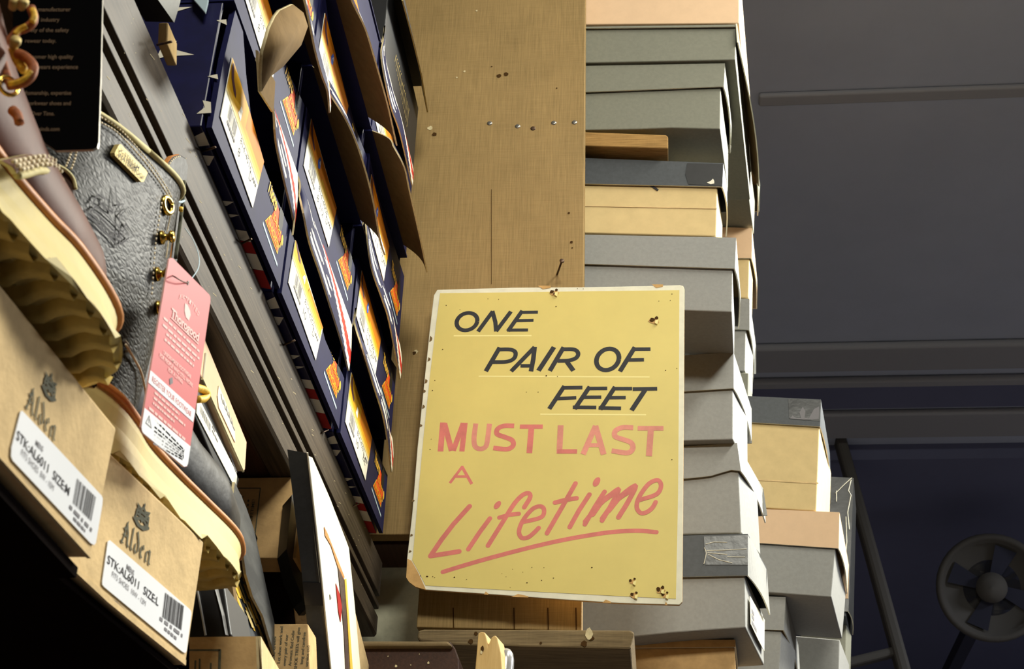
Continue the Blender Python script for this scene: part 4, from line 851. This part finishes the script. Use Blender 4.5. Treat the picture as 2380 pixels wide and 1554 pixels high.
# laces, eyelet and hooks of the brown boot
LY = .3766
ly = lambda pts, d=0: [PY(p, LY - d) for p in pts]
m = MB(); m.tube(smooth(ly([(72, 18), (79, 40), (74, 55), (58, 66), (42, 72), (28, 88), (8, 110), (8, 150), (20, 190)]), 8), .0016, M_laceb, 10); m.tube(smooth(ly([(30, 115), (40, 140), (56, 163)], .002), 8), .0017, M_lacey, 10)
m.tube(smooth(ly([(40, 124), (62, 135), (77, 155), (72, 175), (55, 190), (36, 196), (18, 198)], .004), 8), .0018, M_laceb, 10); m.tube(smooth(ly([(72, 166), (58, 182), (40, 191), (20, 195)], .0055), 8), .0009, M_lacey, 8)
m.tube(smooth(ly([(76, 22), (80, 38), (74, 52)], .0015), 6), .0011, M_lacey, 8); m.tube(smooth(ly([(62, 60), (46, 68), (34, 80)], .0015), 6), .0010, M_lacey, 8); m.tube(smooth(ly([(28, 255), (40, 268), (45, 285)]), 6), .0018, M_laceb, 8)
m.build('lace', b1, shade=True)
def torus(m, c, ax, R, r, mt, n=24, k=10):
    ax = Vector(ax).normalized(); a = ax.orthogonal().normalized(); b = ax.cross(a)
    m.tube([Vector(c) + (a * math.cos(2 * math.pi * i / n) + b * math.sin(2 * math.pi * i / n)) * R for i in range(n + 1)], r, mt, k, False)
m = MB(); torus(m, PY((19, 200), LY - .003), (.75, -.65, 0), .0034, .0008, M_brass); m.build('eyelet', b1, shade=True)
for x, y in ((36, 96), (34, 6), (54, 6)):
    MB().lathe(PY((x, y), LY - .006), (.6, -.8, .1), [(.0014, -.003), (.0020, 0), (.0018, .0012), (0, .0016)][::-1], M_brassm, 14).build('lace_hook', b1, shade=True)
# black tag hanging from the brown boot
tg = thing('black_tag', 'black hang tag with faint lettering, hanging behind the brown boot laces', 'tag', PY((140, 348), .43))
A = Q([(30, -60), (238, -60), (238, 0), (234, 180), (229, 332), (226, 342), (216, 347), (130, 350), (60, 300), (30, 200)], 1, .43)
MB().prism(A, (0, .0012, 0), M_blktag, M_steel).build('card', tg)
m = MB(); tl = lambda s, x0, y0, x1, h: m.text(s, *(lambda o, a, b: (o, a - o, b - o))(PY((x0, y0), .4296), PY((x1, y0), .4296), PY((x0 + 1, y0 - h), .4296)), M_tagtext, .01)
for s, x0, y, x1 in (('manufacturer', 88, 26, 164), ('industry', 95, 50, 138), ('ety of the safety', 70, 74, 160), ('rewear today.', 58, 99, 130), ('onomer high quality', 66, 136, 170), ('years experience', 88, 160, 181), ('craftsmanship, expertise', 42, 220, 165), ('our workwear shoes and', 38, 244, 164), ('lasting Over Time.', 40, 268, 126), ('myreminds.com', 60, 304, 138)): tl(s, x0, y, x1, 9)
m.build('lettering', tg)
# black boot
b2_ = thing('black_boot', 'black tumbled leather lace boot on a cream wedge sole', 'boot', (-.285, .66, 1.852))
sole(b2_, [(-.262, .585), (-.2545, .608), (-.251, .625), (-.2485, .645), (-.246, .67), (-.2415, .70), (-.236, .727), (-.2335, .752), (-.236, .768), (-.247, .779), (-.268, .781), (-.290, .774), (-.309, .752), (-.321, .71), (-.328, .66), (-.331, .61), (-.338, .57), (-.338, .54), (-.322, .523), (-.300, .522), (-.282, .536), (-.272, .56)],
     [(-.264, .585), (-.2575, .605), (-.2565, .63), (-.2575, .655), (-.2535, .69), (-.248, .725), (-.2425, .762), (-.2435, .785), (-.251, .806), (-.271, .815), (-.293, .805), (-.311, .775), (-.322, .72), (-.328, .66), (-.331, .61), (-.336, .57), (-.335, .545), (-.32, .529), (-.301, .528), (-.285, .54), (-.275, .56)], 1.852, 1.882, .0045, rnd)
# shaft axis leans a little towards the toe; a flattened oval, open at the top
SC = Vector((-.3005, .583, 0)); SA = .10; sd = Vector((math.sin(SA), math.cos(SA), 0)); sn_ = Vector((math.cos(SA), -math.sin(SA), 0))
def shaft_r(z):
    f = min(1, max(0, (z - 1.88) / .13)); return lerp(.037, .044, min(1, f * 2)), lerp(.078, .072, f)
def collar_z(y): return 1.996 + .034 * (y - .529) / .115
def shaft_in(p):
    a, b = shaft_r(p.z); d = p - SC; return (abs(d.dot(sn_)) / a) ** 3.4 + (abs(d.dot(sd)) / b) ** 3.4
def shaft_p(ang, z, k=1.0):
    a, b = shaft_r(z); c, s_ = math.cos(ang), math.sin(ang); e_ = 2 / 3.4
    q = SC + sn_ * (a * abs(c) ** e_ * (1 if c > 0 else -1) * k) + sd * (b * abs(s_) ** e_ * (1 if s_ > 0 else -1) * k); return Vector((q.x, q.y, z))
n = 56; rows = []
for k in range(15):
    f = k / 14; r = []
    for i in range(n):
        ang = 2 * math.pi * i / n; p = shaft_p(ang, 2.0); r.append(shaft_p(ang, lerp(1.878, collar_z(p.y), f)))
    rows.append(r)
m = MB(); m.grid(rows, M_blkleather, True); inn = [[SC + (Vector((p.x, p.y, 0)) - SC) * .93 + Z1 * p.z for p in r] for r in rows]; m.grid(inn, M_brndark, True); m.grid([rows[-1], inn[-1]], M_collar, True)
shaft = m.build('shaft', b2_, shade=True)
m = MB()
m.grid([dsec(y, cx, hw, 1.872, z) for y, cx, hw, z in ((.532, -.307, .022, 1.94), (.56, -.304, .028, 1.98), (.60, -.299, .030, 2.0), (.635, -.294, .031, 1.985), (.66, -.291, .032, 1.958), (.69, -.287, .034, 1.938), (.72, -.284, .036, 1.928), (.755, -.28, .037, 1.926), (.785, -.278, .033, 1.921), (.80, -.277, .025, 1.912), (.809, -.277, .014, 1.900))], M_blksmooth, True, M_blksmooth)
vamp = m.build('vamp', b2_, mods=[remesh(.0026, 5)])
cl = [p + (Vector((p.x, p.y, 0)) - SC) * .02 + Z1 * .0006 for p in rows[-1]]; m = MB(); m.tube(cl + [cl[0]], .0015, M_collar, 8, False); m.build('collar_edge', shaft, shade=True)
def PS(p, k=.0008):
    """pixel -> outer surface of the shaft on the aisle side"""
    r_ = ray(*p); lo_, best, bt = None, 9e9, 0
    t0 = (-.2 - CAM.x) / r_.x; t1 = (-.345 - CAM.x) / r_.x; prev = t0
    for i in range(1, 90):
        t = t0 + (t1 - t0) * i / 90; v = shaft_in(CAM + r_ * t)
        if v < best: best, bt = v, t
        if v <= 1:
            a, b = prev, t
            for _ in range(20):
                mid = (a + b) / 2
                if shaft_in(CAM + r_ * mid) <= 1: b = mid
                else: a = mid
            bt = b; break
        prev = t
    return CAM + r_ * (bt - k / abs(r_.x))
m = MB()
for off in (14, 26):
    m = MB()
    c_ = [(234, 258 + off), (266, 276 + off), (292, 300 + off), (330, 342 + off), (358, 378 + off), (386, 420 + off), (400, 446 + off)]
    pp = resample(smooth([PS(q, .0010) for q in c_], 8), 64)
    for i in range(0, 64, 2): m.tube([pp[i], pp[i + 1]], .00045, M_stitch, 5)
    m.build('stitching', shaft, shade=True)
m = MB()
for c_ in ([(402, 470), (396, 500), (388, 540)], [(376, 470), (368, 520), (360, 580), (356, 640), (352, 690)], [(392, 556), (386, 600)]):
    pp = resample(smooth([PS(q, .0010) for q in c_], 8), 40)
    for i in range(0, 40, 2): m.tube([pp[i], pp[i + 1]], .0004, M_stitch, 5)
m.build('stitching', shaft, shade=True); m = MB()
for c_ in ([(166, 352), (160, 370), (152, 390)], [(178, 352), (172, 376), (164, 396)]):
    pp = resample(smooth([PS(q, .0012) for q in c_], 4), 12)
    for i in range(0, 12, 2): m.tube([pp[i], pp[i + 1]], .0005, M_stitch, 5)
m.build('stitching', shaft, shade=True)
# heel counter overlay with pale edge
q = [PS(p, .0012) for p in ((110, 380), (128, 384), (152, 396), (168, 412), (176, 440), (172, 470), (140, 470), (110, 430))]
MB().prism(q, (-.0015, 0, 0), M_brndark, M_collar).build('heel_overlay', shaft)
on_boot(smooth([PS(p, .0016) for p in ((114, 380), (136, 386), (156, 398), (170, 416), (176, 440))], 5), .0009, M_collar, shaft, 'overlay_edge')
# stamped leaf and ribbon
m = MB()
for st in ([(216, 470), (228, 452), (244, 462), (240, 480), (262, 494), (268, 430), (272, 476), (288, 474), (276, 492), (296, 484), (280, 500), (308, 540), (292, 520), (284, 548)], [(210, 492), (224, 478), (300, 552), (282, 566), (212, 496)], [(222, 494), (284, 556)], [(278, 496), (278, 566)], [(196, 486), (206, 500), (276, 572)], [(250, 470), (262, 490)], [(232, 470), (250, 486)]):
    m.stroke([PS(p, .0009) for p in st], .0011, X1, M_ink)
m.text('AMERICAN', PS((226, 504), .001), PS((276, 556), .001) - PS((226, 504), .001), PS((229, 496), .001) - PS((226, 504), .001), M_ink)
m.build('stamped_emblem', shaft)
# brass plate
A = [PS(p, .0022) for p in ((277, 336), (281, 335), (341, 397), (343, 402), (334, 422), (329, 423), (268, 362), (267, 355))]
m = MB(); m.prism(A, (-.0024, 0, 0), M_brassm)
def pt(s, ll, lr, ul): m.text(s, *(lambda o, a, b: (o, a - o, b - o))(PS(ll, .0027), PS(lr, .0027), PS(ul, .0027)), M_ink, .012)
pt('X-STREAM', (277, 351), (322, 396), (280, 342)); pt('WATERPROOF', (273, 362), (334, 420), (276, 352)); m.build('brass_plate', shaft)
m = MB(); torus(m, PS((389, 477), .0012), (1, -.25, 0), .0042, .0014, M_brass); m.lathe(PS((389, 477), .0006), (1, 0, 0), [(0, 0), (.0034, 0), (.0034, .0004), (0, .0004)], M_ink, 16); m.build('eyelet', shaft, shade=True)
for x, y in ((378, 552), (368, 637), (370, 715)):
    c = PS((x - 5, y), .0); m = MB(); m.lathe(c, (1, .05, .1), [(0, .0074), (.0026, .0072), (.0034, .006), (.003, .005), (.0018, .0042), (.0018, .0025), (.0036, .0016), (.0038, 0), (0, -.0004)], M_brass, 18); m.build('lace_hook', shaft, shade=True)
# tongue standing up behind the collar
A = Q([(398, 428), (389, 398), (392, 376), (402, 363), (418, 358), (432, 366), (438, 386), (436, 410), (428, 450), (424, 520), (414, 600), (404, 660), (396, 640), (402, 560), (410, 470)], 0, -.281)
MB().prism(A, (-.004, 0, 0), M_blksmooth, M_welt).build('tongue', b2_, bevel=.001)
m = MB(); pp = resample(smooth(Q([(394, 420), (390, 398), (396, 378), (408, 366), (420, 363)], 0, -.2802), 5), 22)
for i in range(0, 22, 2): m.tube([pp[i], pp[i + 1]], .0004, M_stitch, 5)
m.build('tongue_stitching', b2_)
m = MB(); m.tube(smooth(Q([(428, 420), (426, 450), (424, 474), (416, 540), (408, 600)], 0, -.279), 5), .0012, M_inkgreen, 6); m.tube(smooth(Q([(410, 468), (420, 470), (428, 466)], 0, -.2785), 4), .0008, M_pale, 6); m.tube(Q([(421, 482), (420, 490)], 0, -.2778), .0014, M_lacey, 6); m.build('tag_cord', b2_, shade=True)
m = MB(); m.tube(smooth(Q([(452, 900), (470, 904), (481, 914), (474, 926), (458, 928)], 0, -.245), 6), .0022, M_lacey, 8); m.build('lace', b2_, shade=True)
q = [PX(p, -.258) for p in ((288, 790), (296, 800), (300, 812), (294, 816))]; m = MB(); m.tube(q, .0009, M_steel, 6); m.build('buckle_pin', b2_)
on_boot(smooth([PX(p, -.2565) for p in ((292, 800), (310, 830), (330, 870), (340, 930), (334, 985))], 6), .0006, M_stitch, vamp, 'vamp_seam')
# coral tag
XTg = -.232
tg = thing('coral_tag', 'long coral red and white hang tag hanging from the black boot', 'tag', PX((380, 1086), XTg))
out_ = [(397, 599), (402, 600), (486, 684), (489, 690), (489, 700), (437, 1077), (434, 1084), (428, 1085), (332, 1006), (329, 1000), (328, 992), (393, 603)]
MB().prism(Q(out_, 0, XTg), (-.0008, 0, 0), M_pink, M_pinkl).build('card', tg)
e = XTg + .0002
m = MB()
m.poly(Q([(350, 860), (454, 953), (449, 981), (345, 888)], 0, e), M_tagw); m.poly(Q([(336, 947), (443, 1037), (437, 1077), (434, 1083), (428, 1084), (333, 1006), (330, 1000), (329, 992)], 0, e), M_tagw)
m.poly(Q([(430, 704), (436, 708), (442, 722), (443, 732), (439, 745), (432, 737), (429, 722)], 0, e), M_pinkl)
def tt(s, ll, lr, ul, mt=M_pinkl, bold=0, mm=None): (mm or m).text(s, *(lambda o, a, b: (o, a - o, b - o))(PX(ll, e + .0001), PX(lr, e + .0001), PX(ul, e + .0001)), mt, bold)
for i, ch in enumerate('JOB-FITTED'):
    a = i / 9; x = 416 + 42 * a; y = 690 + 4 * a + 36 * a * a; tt(ch, (x, y), (x + 3.2, y + 2.5 + 2 * a), (x + 1 + 2 * a, y - 8), M_pinkl)
tt('Thorogood', (397, 733), (461, 793), (400, 714), M_pinkl, .03)
m.stroke(Q([(398, 738), (461, 799)], 0, e + .0001), .0006, X1, M_pinkl)
rnd = random.Random(9)
def bl(ll, lr, h=5, mt=M_pinkl): m.bars(*(lambda o, a, b: (o, a - o, b - o))(PX(ll, e), PX(lr, e), PX((ll[0] + 1, ll[1] - h), e)), mt, rnd, .06, .16, .025)
for a, b in (((380, 740), (464, 820)), ((378, 756), (463, 836)), ((386, 778), (452, 840)), ((382, 790), (450, 853))): bl(a, b)
tt('UNION-MADE FOOTWEAR', (380, 822), (444, 880), (381, 813), M_pinkl, .02); tt('FOR PEOPLE WHO STILL WORK', (371, 828), (448, 900), (372, 819), M_pinkl, .02); tt('FOR A LIVING.', (391, 862), (425, 892), (392, 853), M_pinkl, .02)
tt('REGISTER YOUR FOOTWEAR', (353, 886), (444, 969), (355, 873), M_pink)
for a, b in (((359, 914), (416, 965)), ((357, 926), (430, 991)), ((355, 938), (405, 982))): bl(a, b, 5)
bl((346, 950), (430, 1024), 6)
m.poly(Q([(394, 880), (401, 876), (402, 890), (395, 894)], 0, e), M_inkgrey)
m.stroke(Q([(339, 982), (347, 966), (352, 994), (339, 982)], 0, e + .0001), .0006, X1, M_inkgrey); m.stroke(Q([(346, 974), (346, 982)], 0, e + .0001), .0006, X1, M_inkgrey)
for i in range(6): bl((359 - i * .6, 984 + i * 9.5 - (7 if i == 0 else 0)), (428 - i * .4, 1048 + i * 4.5), 4.2, M_inkgrey)
m.build('printing', tg)
MB().lathe(PX((437, 657), e), X1, [(0, 0), (.0011, 0), (.0011, .0002), (0, .0002)], M_brndark, 12).build('punched_hole', tg)
m = MB(); m.tube(smooth([PX((438, 657), XTg + .0006), PX((425, 654), XTg + .003), PX((404, 642), XTg + .002), PX((388, 636), -.246)], 6), .00035, M_brndark, 6); m.tube(smooth([PX((438, 655), XTg + .0004), PX((447, 645), -.24), PX((461, 622), -.252), PX((462, 595), -.265), PX((450, 560), -.275), PX((430, 530), -.284)], 6), .0003, M_pale, 6); m.build('string', tg, shade=True)
# ------------------------------------------------------------------ boxes in the bay below the grooved shelf
XB = -.302
def flatbox(name, label, face, X, D, mt, parts=(), bevel=.001, lean=(0, 0), cat='shoe box'):
    q = Q(face, 0, X); t = thing(name, label, cat, base_of([*q, *[p - X1 * D for p in q]]))
    m = MB(); m.prism(q, (-D, lean[0], lean[1]), mt); m.build('body', t, bevel=bevel)
    return t
t = flatbox('shoebox', 'pinkish tan shoe box lid with a cream label, under the grooved shelf', [(440, 715), (478, 790), (574, 1026), (570, 1092), (565, 1095), (470, 880), (420, 770)], XB, .12, M_peach)
m = MB(); m.prism(Q([(509, 896), (523, 930), (546, 1000), (547, 1028), (509, 946), (506, 920)], 0, XB + .0006), (-.0005, 0, 0), M_cream)
for i in range(5): m.stroke(Q([(514 + i * 6, 915 + i * 14), (518 + i * 6, 935 + i * 14), (522 + i * 6, 940 + i * 15)], 0, XB + .0008), .0009, X1, M_inkgrey)
m.build('label', t)
m = MB(); m.tube(Q([(470, 880), (565, 1095)], 0, XB + .0004), .0009, M_kraft_edge, 6); m.tube(Q([(478, 820), (472, 878)], 0, XB + .0004), .0007, M_white, 6); m.build('pale_edge', t)
t = flatbox('shoebox', 'black shoe box with a long white barcode label, right of the black boot toe', [(440, 862), (464, 900), (556, 1113), (550, 1140), (600, 1250), (590, 1290), (450, 960)], XB - .003, .12, M_blackd)
m = MB(); m.prism(Q([(459, 930), (466, 932), (549, 1096), (551, 1106), (549, 1131), (544, 1128), (457, 960)], 0, XB - .0022), (-.0006, 0, 0), M_white)
m.barcode(Q([(466, 940), (490, 985), (489, 1004), (464, 955)], 0, XB - .002), M_inkgrey, random.Random(4))
for a, b in (((494, 990), (500, 1002)), ((500, 1012), (506, 1026)), ((494, 1000), (498, 1010))): m.stroke(Q([a, b], 0, XB - .002), .0012, X1, M_inkgrey)
m.bars(*(lambda o, a, b: (o, a - o, b - o))(*Q([(532, 1050), (548, 1096), (536, 1052)], 0, XB - .002)), M_inkgrey, random.Random(8), .05, .12)
m.build('label', t)
t = flatbox('shoebox', 'black shoe box with large gold letters along its side, behind the kraft tray', [(540, 1118), (562, 1150), (588, 1222), (604, 1296), (640, 1455), (668, 1600), (560, 1600), (530, 1400), (540, 1210)], XB + .004, .03, M_black)
m = MB(); rnd = random.Random(21); gx = XB + .0046
zl = lambda f: (lerp(524, 606, f), lerp(1340, 1482, f)); zr = lambda f: (lerp(562, 640, f), lerp(1310, 1475, f))
for i in range(46):
    f = rnd.uniform(0, 1); g_ = rnd.uniform(0, 1); a, b = zl(f), zr(f); x, y = lerp(a[0], b[0], g_), lerp(a[1], b[1], g_); l = rnd.uniform(18, 52); k = rnd.uniform(3.5, 6)
    m.poly(Q([(x, y), (x + k, y + 3), (x + l * .36 + k, y + l), (x + l * .36, y + l * .95)], 0, gx + i * .00001), M_gold if i % 4 else M_brassm)
for x, y, l in ((538, 1150, 40), (548, 1200, 60), (556, 1252, 50), (552, 1290, 40)): m.poly(Q([(x, y), (x + 5, y + 3), (x + l * .25 + 5, y + l), (x + l * .25, y + l)], 0, gx), M_gold)
m.build('gold_lettering', t)
m = MB(); m.shell([Q([(546, 1120), (572, 1178), (590, 1228), (605, 1298), (618, 1359), (638, 1447), (668, 1600)], 0, gx + .003), Q([(540, 1170), (556, 1240), (566, 1290), (572, 1333), (588, 1386), (611, 1430), (652, 1570)], 0, gx + .006)], (-.002, 0, 0), M_blackw, M_blackd, M_kraft_edge); m.build('lid_flap', t)
# kraft tray at the bottom with black shoe trees in shiny wrap
yT = .80
A = Q([(440, 1480), (606, 1478), (613, 1640), (440, 1640)], 1, yT)
tr = thing('kraft_tray', 'open kraft cardboard tray at the bottom edge holding black boxes', 'box', base_of(A))
m = MB(); m.prism(A, (0, .003, 0), M_kraft_dark, M_kraft_edge); m.build('front_wall', tr)
q0 = A[1]; q3 = A[2]; s1, s2 = PY((655, 1570), 1.0), PY((655, 1700), 1.0)
m = MB(); m.prism([q0, PY((660, 1575), .96), PY((665, 1700), .96), q3], (-.003, 0, 0), M_kraft, M_kraft_edge); m.build('side_wall', tr)  # lit look of this wall put in as a lighter kraft than the front
m = MB(); bm_ = Q([(440, 1508), (511, 1508), (511, 1512), (440, 1512)], 1, yT - .0004); m.poly(bm_, M_inkgreen); m.poly(Q([(508, 1508), (514, 1508), (510, 1640), (504, 1640)], 1, yT - .0004), M_inkgreen)
for x, y, h in ((452, 1534, 30), (462, 1530, 40), (488, 1540, 30)): m.poly(Q([(x, y), (x + 4, y), (x + 3, y + h), (x - 1, y + h)], 1, yT - .0004), M_inkgreen)
m.build('printed_frame', tr)
for nm, lab, pts, mt, xx in (('black_carton', 'glossy black carton standing in the kraft tray', [(440, 1360), (520, 1352), (538, 1476), (440, 1490)], M_blackd, .84),):
    o = thing(nm, lab, 'box', base_of(Q(pts, 1, xx))); MB().prism(Q(pts, 1, xx), (0, .06, 0), mt).build('body', o, bevel=.001)
    m = MB(); m.tube(Q([(459, 1372), (470, 1430), (478, 1476)], 1, xx - .001), .0008, M_silver, 6); m.build('bright_edge', o)
    m = MB(); m.shell([Q([(499, 1366), (516, 1430), (524, 1474)], 1, xx - .002), Q([(514, 1362), (530, 1430), (538, 1478)], 1, xx + .002)], (0, .002, 0), M_silver, M_silver, M_silver); m.build('silver_strip', o)
q_ = Q([(514, 1362), (538, 1346), (556, 1476), (536, 1480)], 1, .885); o = MB().prism(q_, (0, .01, 0), M_kraft_in).build('grey_card_divider'); tag(o, 'dull brown card divider beside the glossy black carton in the tray', 'divider')
# shoe tree cartons facing the aisle end
def card(label, face, Y, D, lines, frame=None, mt=M_kraft_dark):
    q = Q(face, 1, Y); t = thing('shoe_tree_carton', label, 'box', base_of(q)); MB().prism(q, (0, D, 0), mt).build('body', t, bevel=.001)
    m = MB()
    for s, ll, lr, ul in lines: m.text(s, *(lambda o, a, b: (o, a - o, b - o))(*Q([ll, lr, ul], 1, Y - .0004)), M_inkgreen, .01)
    if frame:
        for a, b in frame: m.stroke(Q([a, b], 1, Y - .0003), .0009, (0, -1, 0), M_inkgreen)
    m.build('printing', t); return t
card('kraft carton printed a lifetime sideways, behind the upright black box', [(540, 1110), (700, 1107), (690, 1297), (560, 1296)], 1.06, .03,
     [('- A LIFETIME!', (583, 1230), (593, 1160), (576, 1230)), ('....', (576, 1196), (579, 1160), (572, 1196)), ('years', (563, 1180), (566, 1152), (558, 1180))], [((548, 1134), (605, 1134)), ((605, 1134), (592, 1248))])
card('kraft carton with rows of sideways print, lowest behind the gold lettered box', [(606, 1449), (716, 1449), (724, 1660), (606, 1660)], 1.06, .03,
     [('12 shoe trees', (637, 1560), (642, 1478), (630, 1560)), ('Let shoe work and', (651, 1540), (658, 1455), (644, 1540)), ('every pair of our', (664, 1546), (670, 1473), (657, 1546)), ('Aromatic Red Cedar', (677, 1546), (685, 1463), (670, 1546)), ('SHOE TREES will give', (690, 1554), (698, 1457), (683, 1554)), ('long and carefree', (704, 1542), (711, 1468), (697, 1542)), ('service and', (716, 1548), (720, 1500), (709, 1548))])
struct(MB().box((-.62, 1.24, 1.6), (-.30, 1.26, 2.115), M_darkroom).build('shade_panel_1'))  # near-black sheet standing in for the shade deep in the bay
# upright black box with a cream end
XU = -.262
t = thing('upright_black_box', 'black shoe box standing on end with a bright cream label side', 'shoe box', PX((800, 1640), XU))
fr = Q([(713, 1052), (722, 1130), (740, 1290), (767, 1554), (776, 1640)], 0, XU); lf = [p + Vector((-.0135, -.006, .0)) for p in fr]
m = MB(); N_ = len(fr)
far = Q([(726, 1063), (768, 1160), (811, 1273), (824, 1400), (840, 1580), (845, 1640)], 0, XU)
m.shell([fr, lf], (0, .003, 0), M_black, M_black, M_blackd); m.build('front_edge', t, bevel=.0)
m = MB(); m.prism([fr[0] + Vector((-.002, .002, 0)), far[0], far[1], far[2], far[3], far[4], far[5], fr[4]] , (-.012, .0, 0), M_cream, M_black); m.build('end_panel', t)
g = Q([(690, 1140), (678, 1150), (678, 1157), (666, 1275), (680, 1332), (704, 1392), (716, 1410), (728, 1410), (720, 1300)], 0, XU - .024)
m = MB(); m.prism(g, (-.012, .02, 0), M_blackd); m.build('body', t)
e = XU + .0006
m = MB()
m.prism(Q([(754, 1224), (762, 1240), (801, 1340), (799, 1346), (786, 1318), (770, 1268), (756, 1244)], 0, e), (-.0004, 0, 0), M_welt)
m.prism(Q([(786, 1318), (800, 1344), (806, 1440), (812, 1560), (804, 1560), (800, 1470), (792, 1380)], 0, e), (-.0004, 0, 0), M_brndark)
m.prism(Q([(781, 1355), (790, 1380), (795, 1410), (792, 1445), (787, 1420)], 0, e), (-.0004, 0, 0), M_redd); m.prism(Q([(767, 1380), (771, 1390), (768, 1393)], 0, e), (-.0004, 0, 0), M_inkgrey)
m.prism(Q([(801, 1346), (805, 1344), (812, 1440), (822, 1580), (816, 1580), (808, 1440)], 0, e + .0002), (-.0004, 0, 0), M_fade1)
m.build('cut_out', t)
m = MB(); m.prism(Q([(706, 1360), (747, 1354), (756, 1400), (712, 1414)], 0, XU + .0004)[:0] or [lerp(fr[2], fr[3], .24) + Vector((.0004, -.0006, 0)), lerp(lf[2], lf[3], .26) + Vector((0, -.0006, 0)), lerp(lf[2], lf[3], .46) + Vector((0, -.0006, 0)), lerp(fr[2], fr[3], .44) + Vector((.0004, -.0006, 0))], (0, -.0003, 0), M_tape); m.build('tape', t)
m = MB(); m.tube([p + Vector((.0006, -.0003, 0)) for p in fr], .0007, M_white, 6); m.build('pale_edge', t)
q = Q([(812, 1395), (826, 1420), (862, 1560), (866, 1640), (836, 1640)], 0, XU - .006); o = MB().prism(q, (-.05, 0, 0), M_kraft).build('kraft_carton', bevel=.001); tag(o, 'kraft carton peeking out behind the cream label side at the bottom', 'box')
for o in PARTS:
    try:
        if '_o' in o: del o['_o']
    except ReferenceError: pass
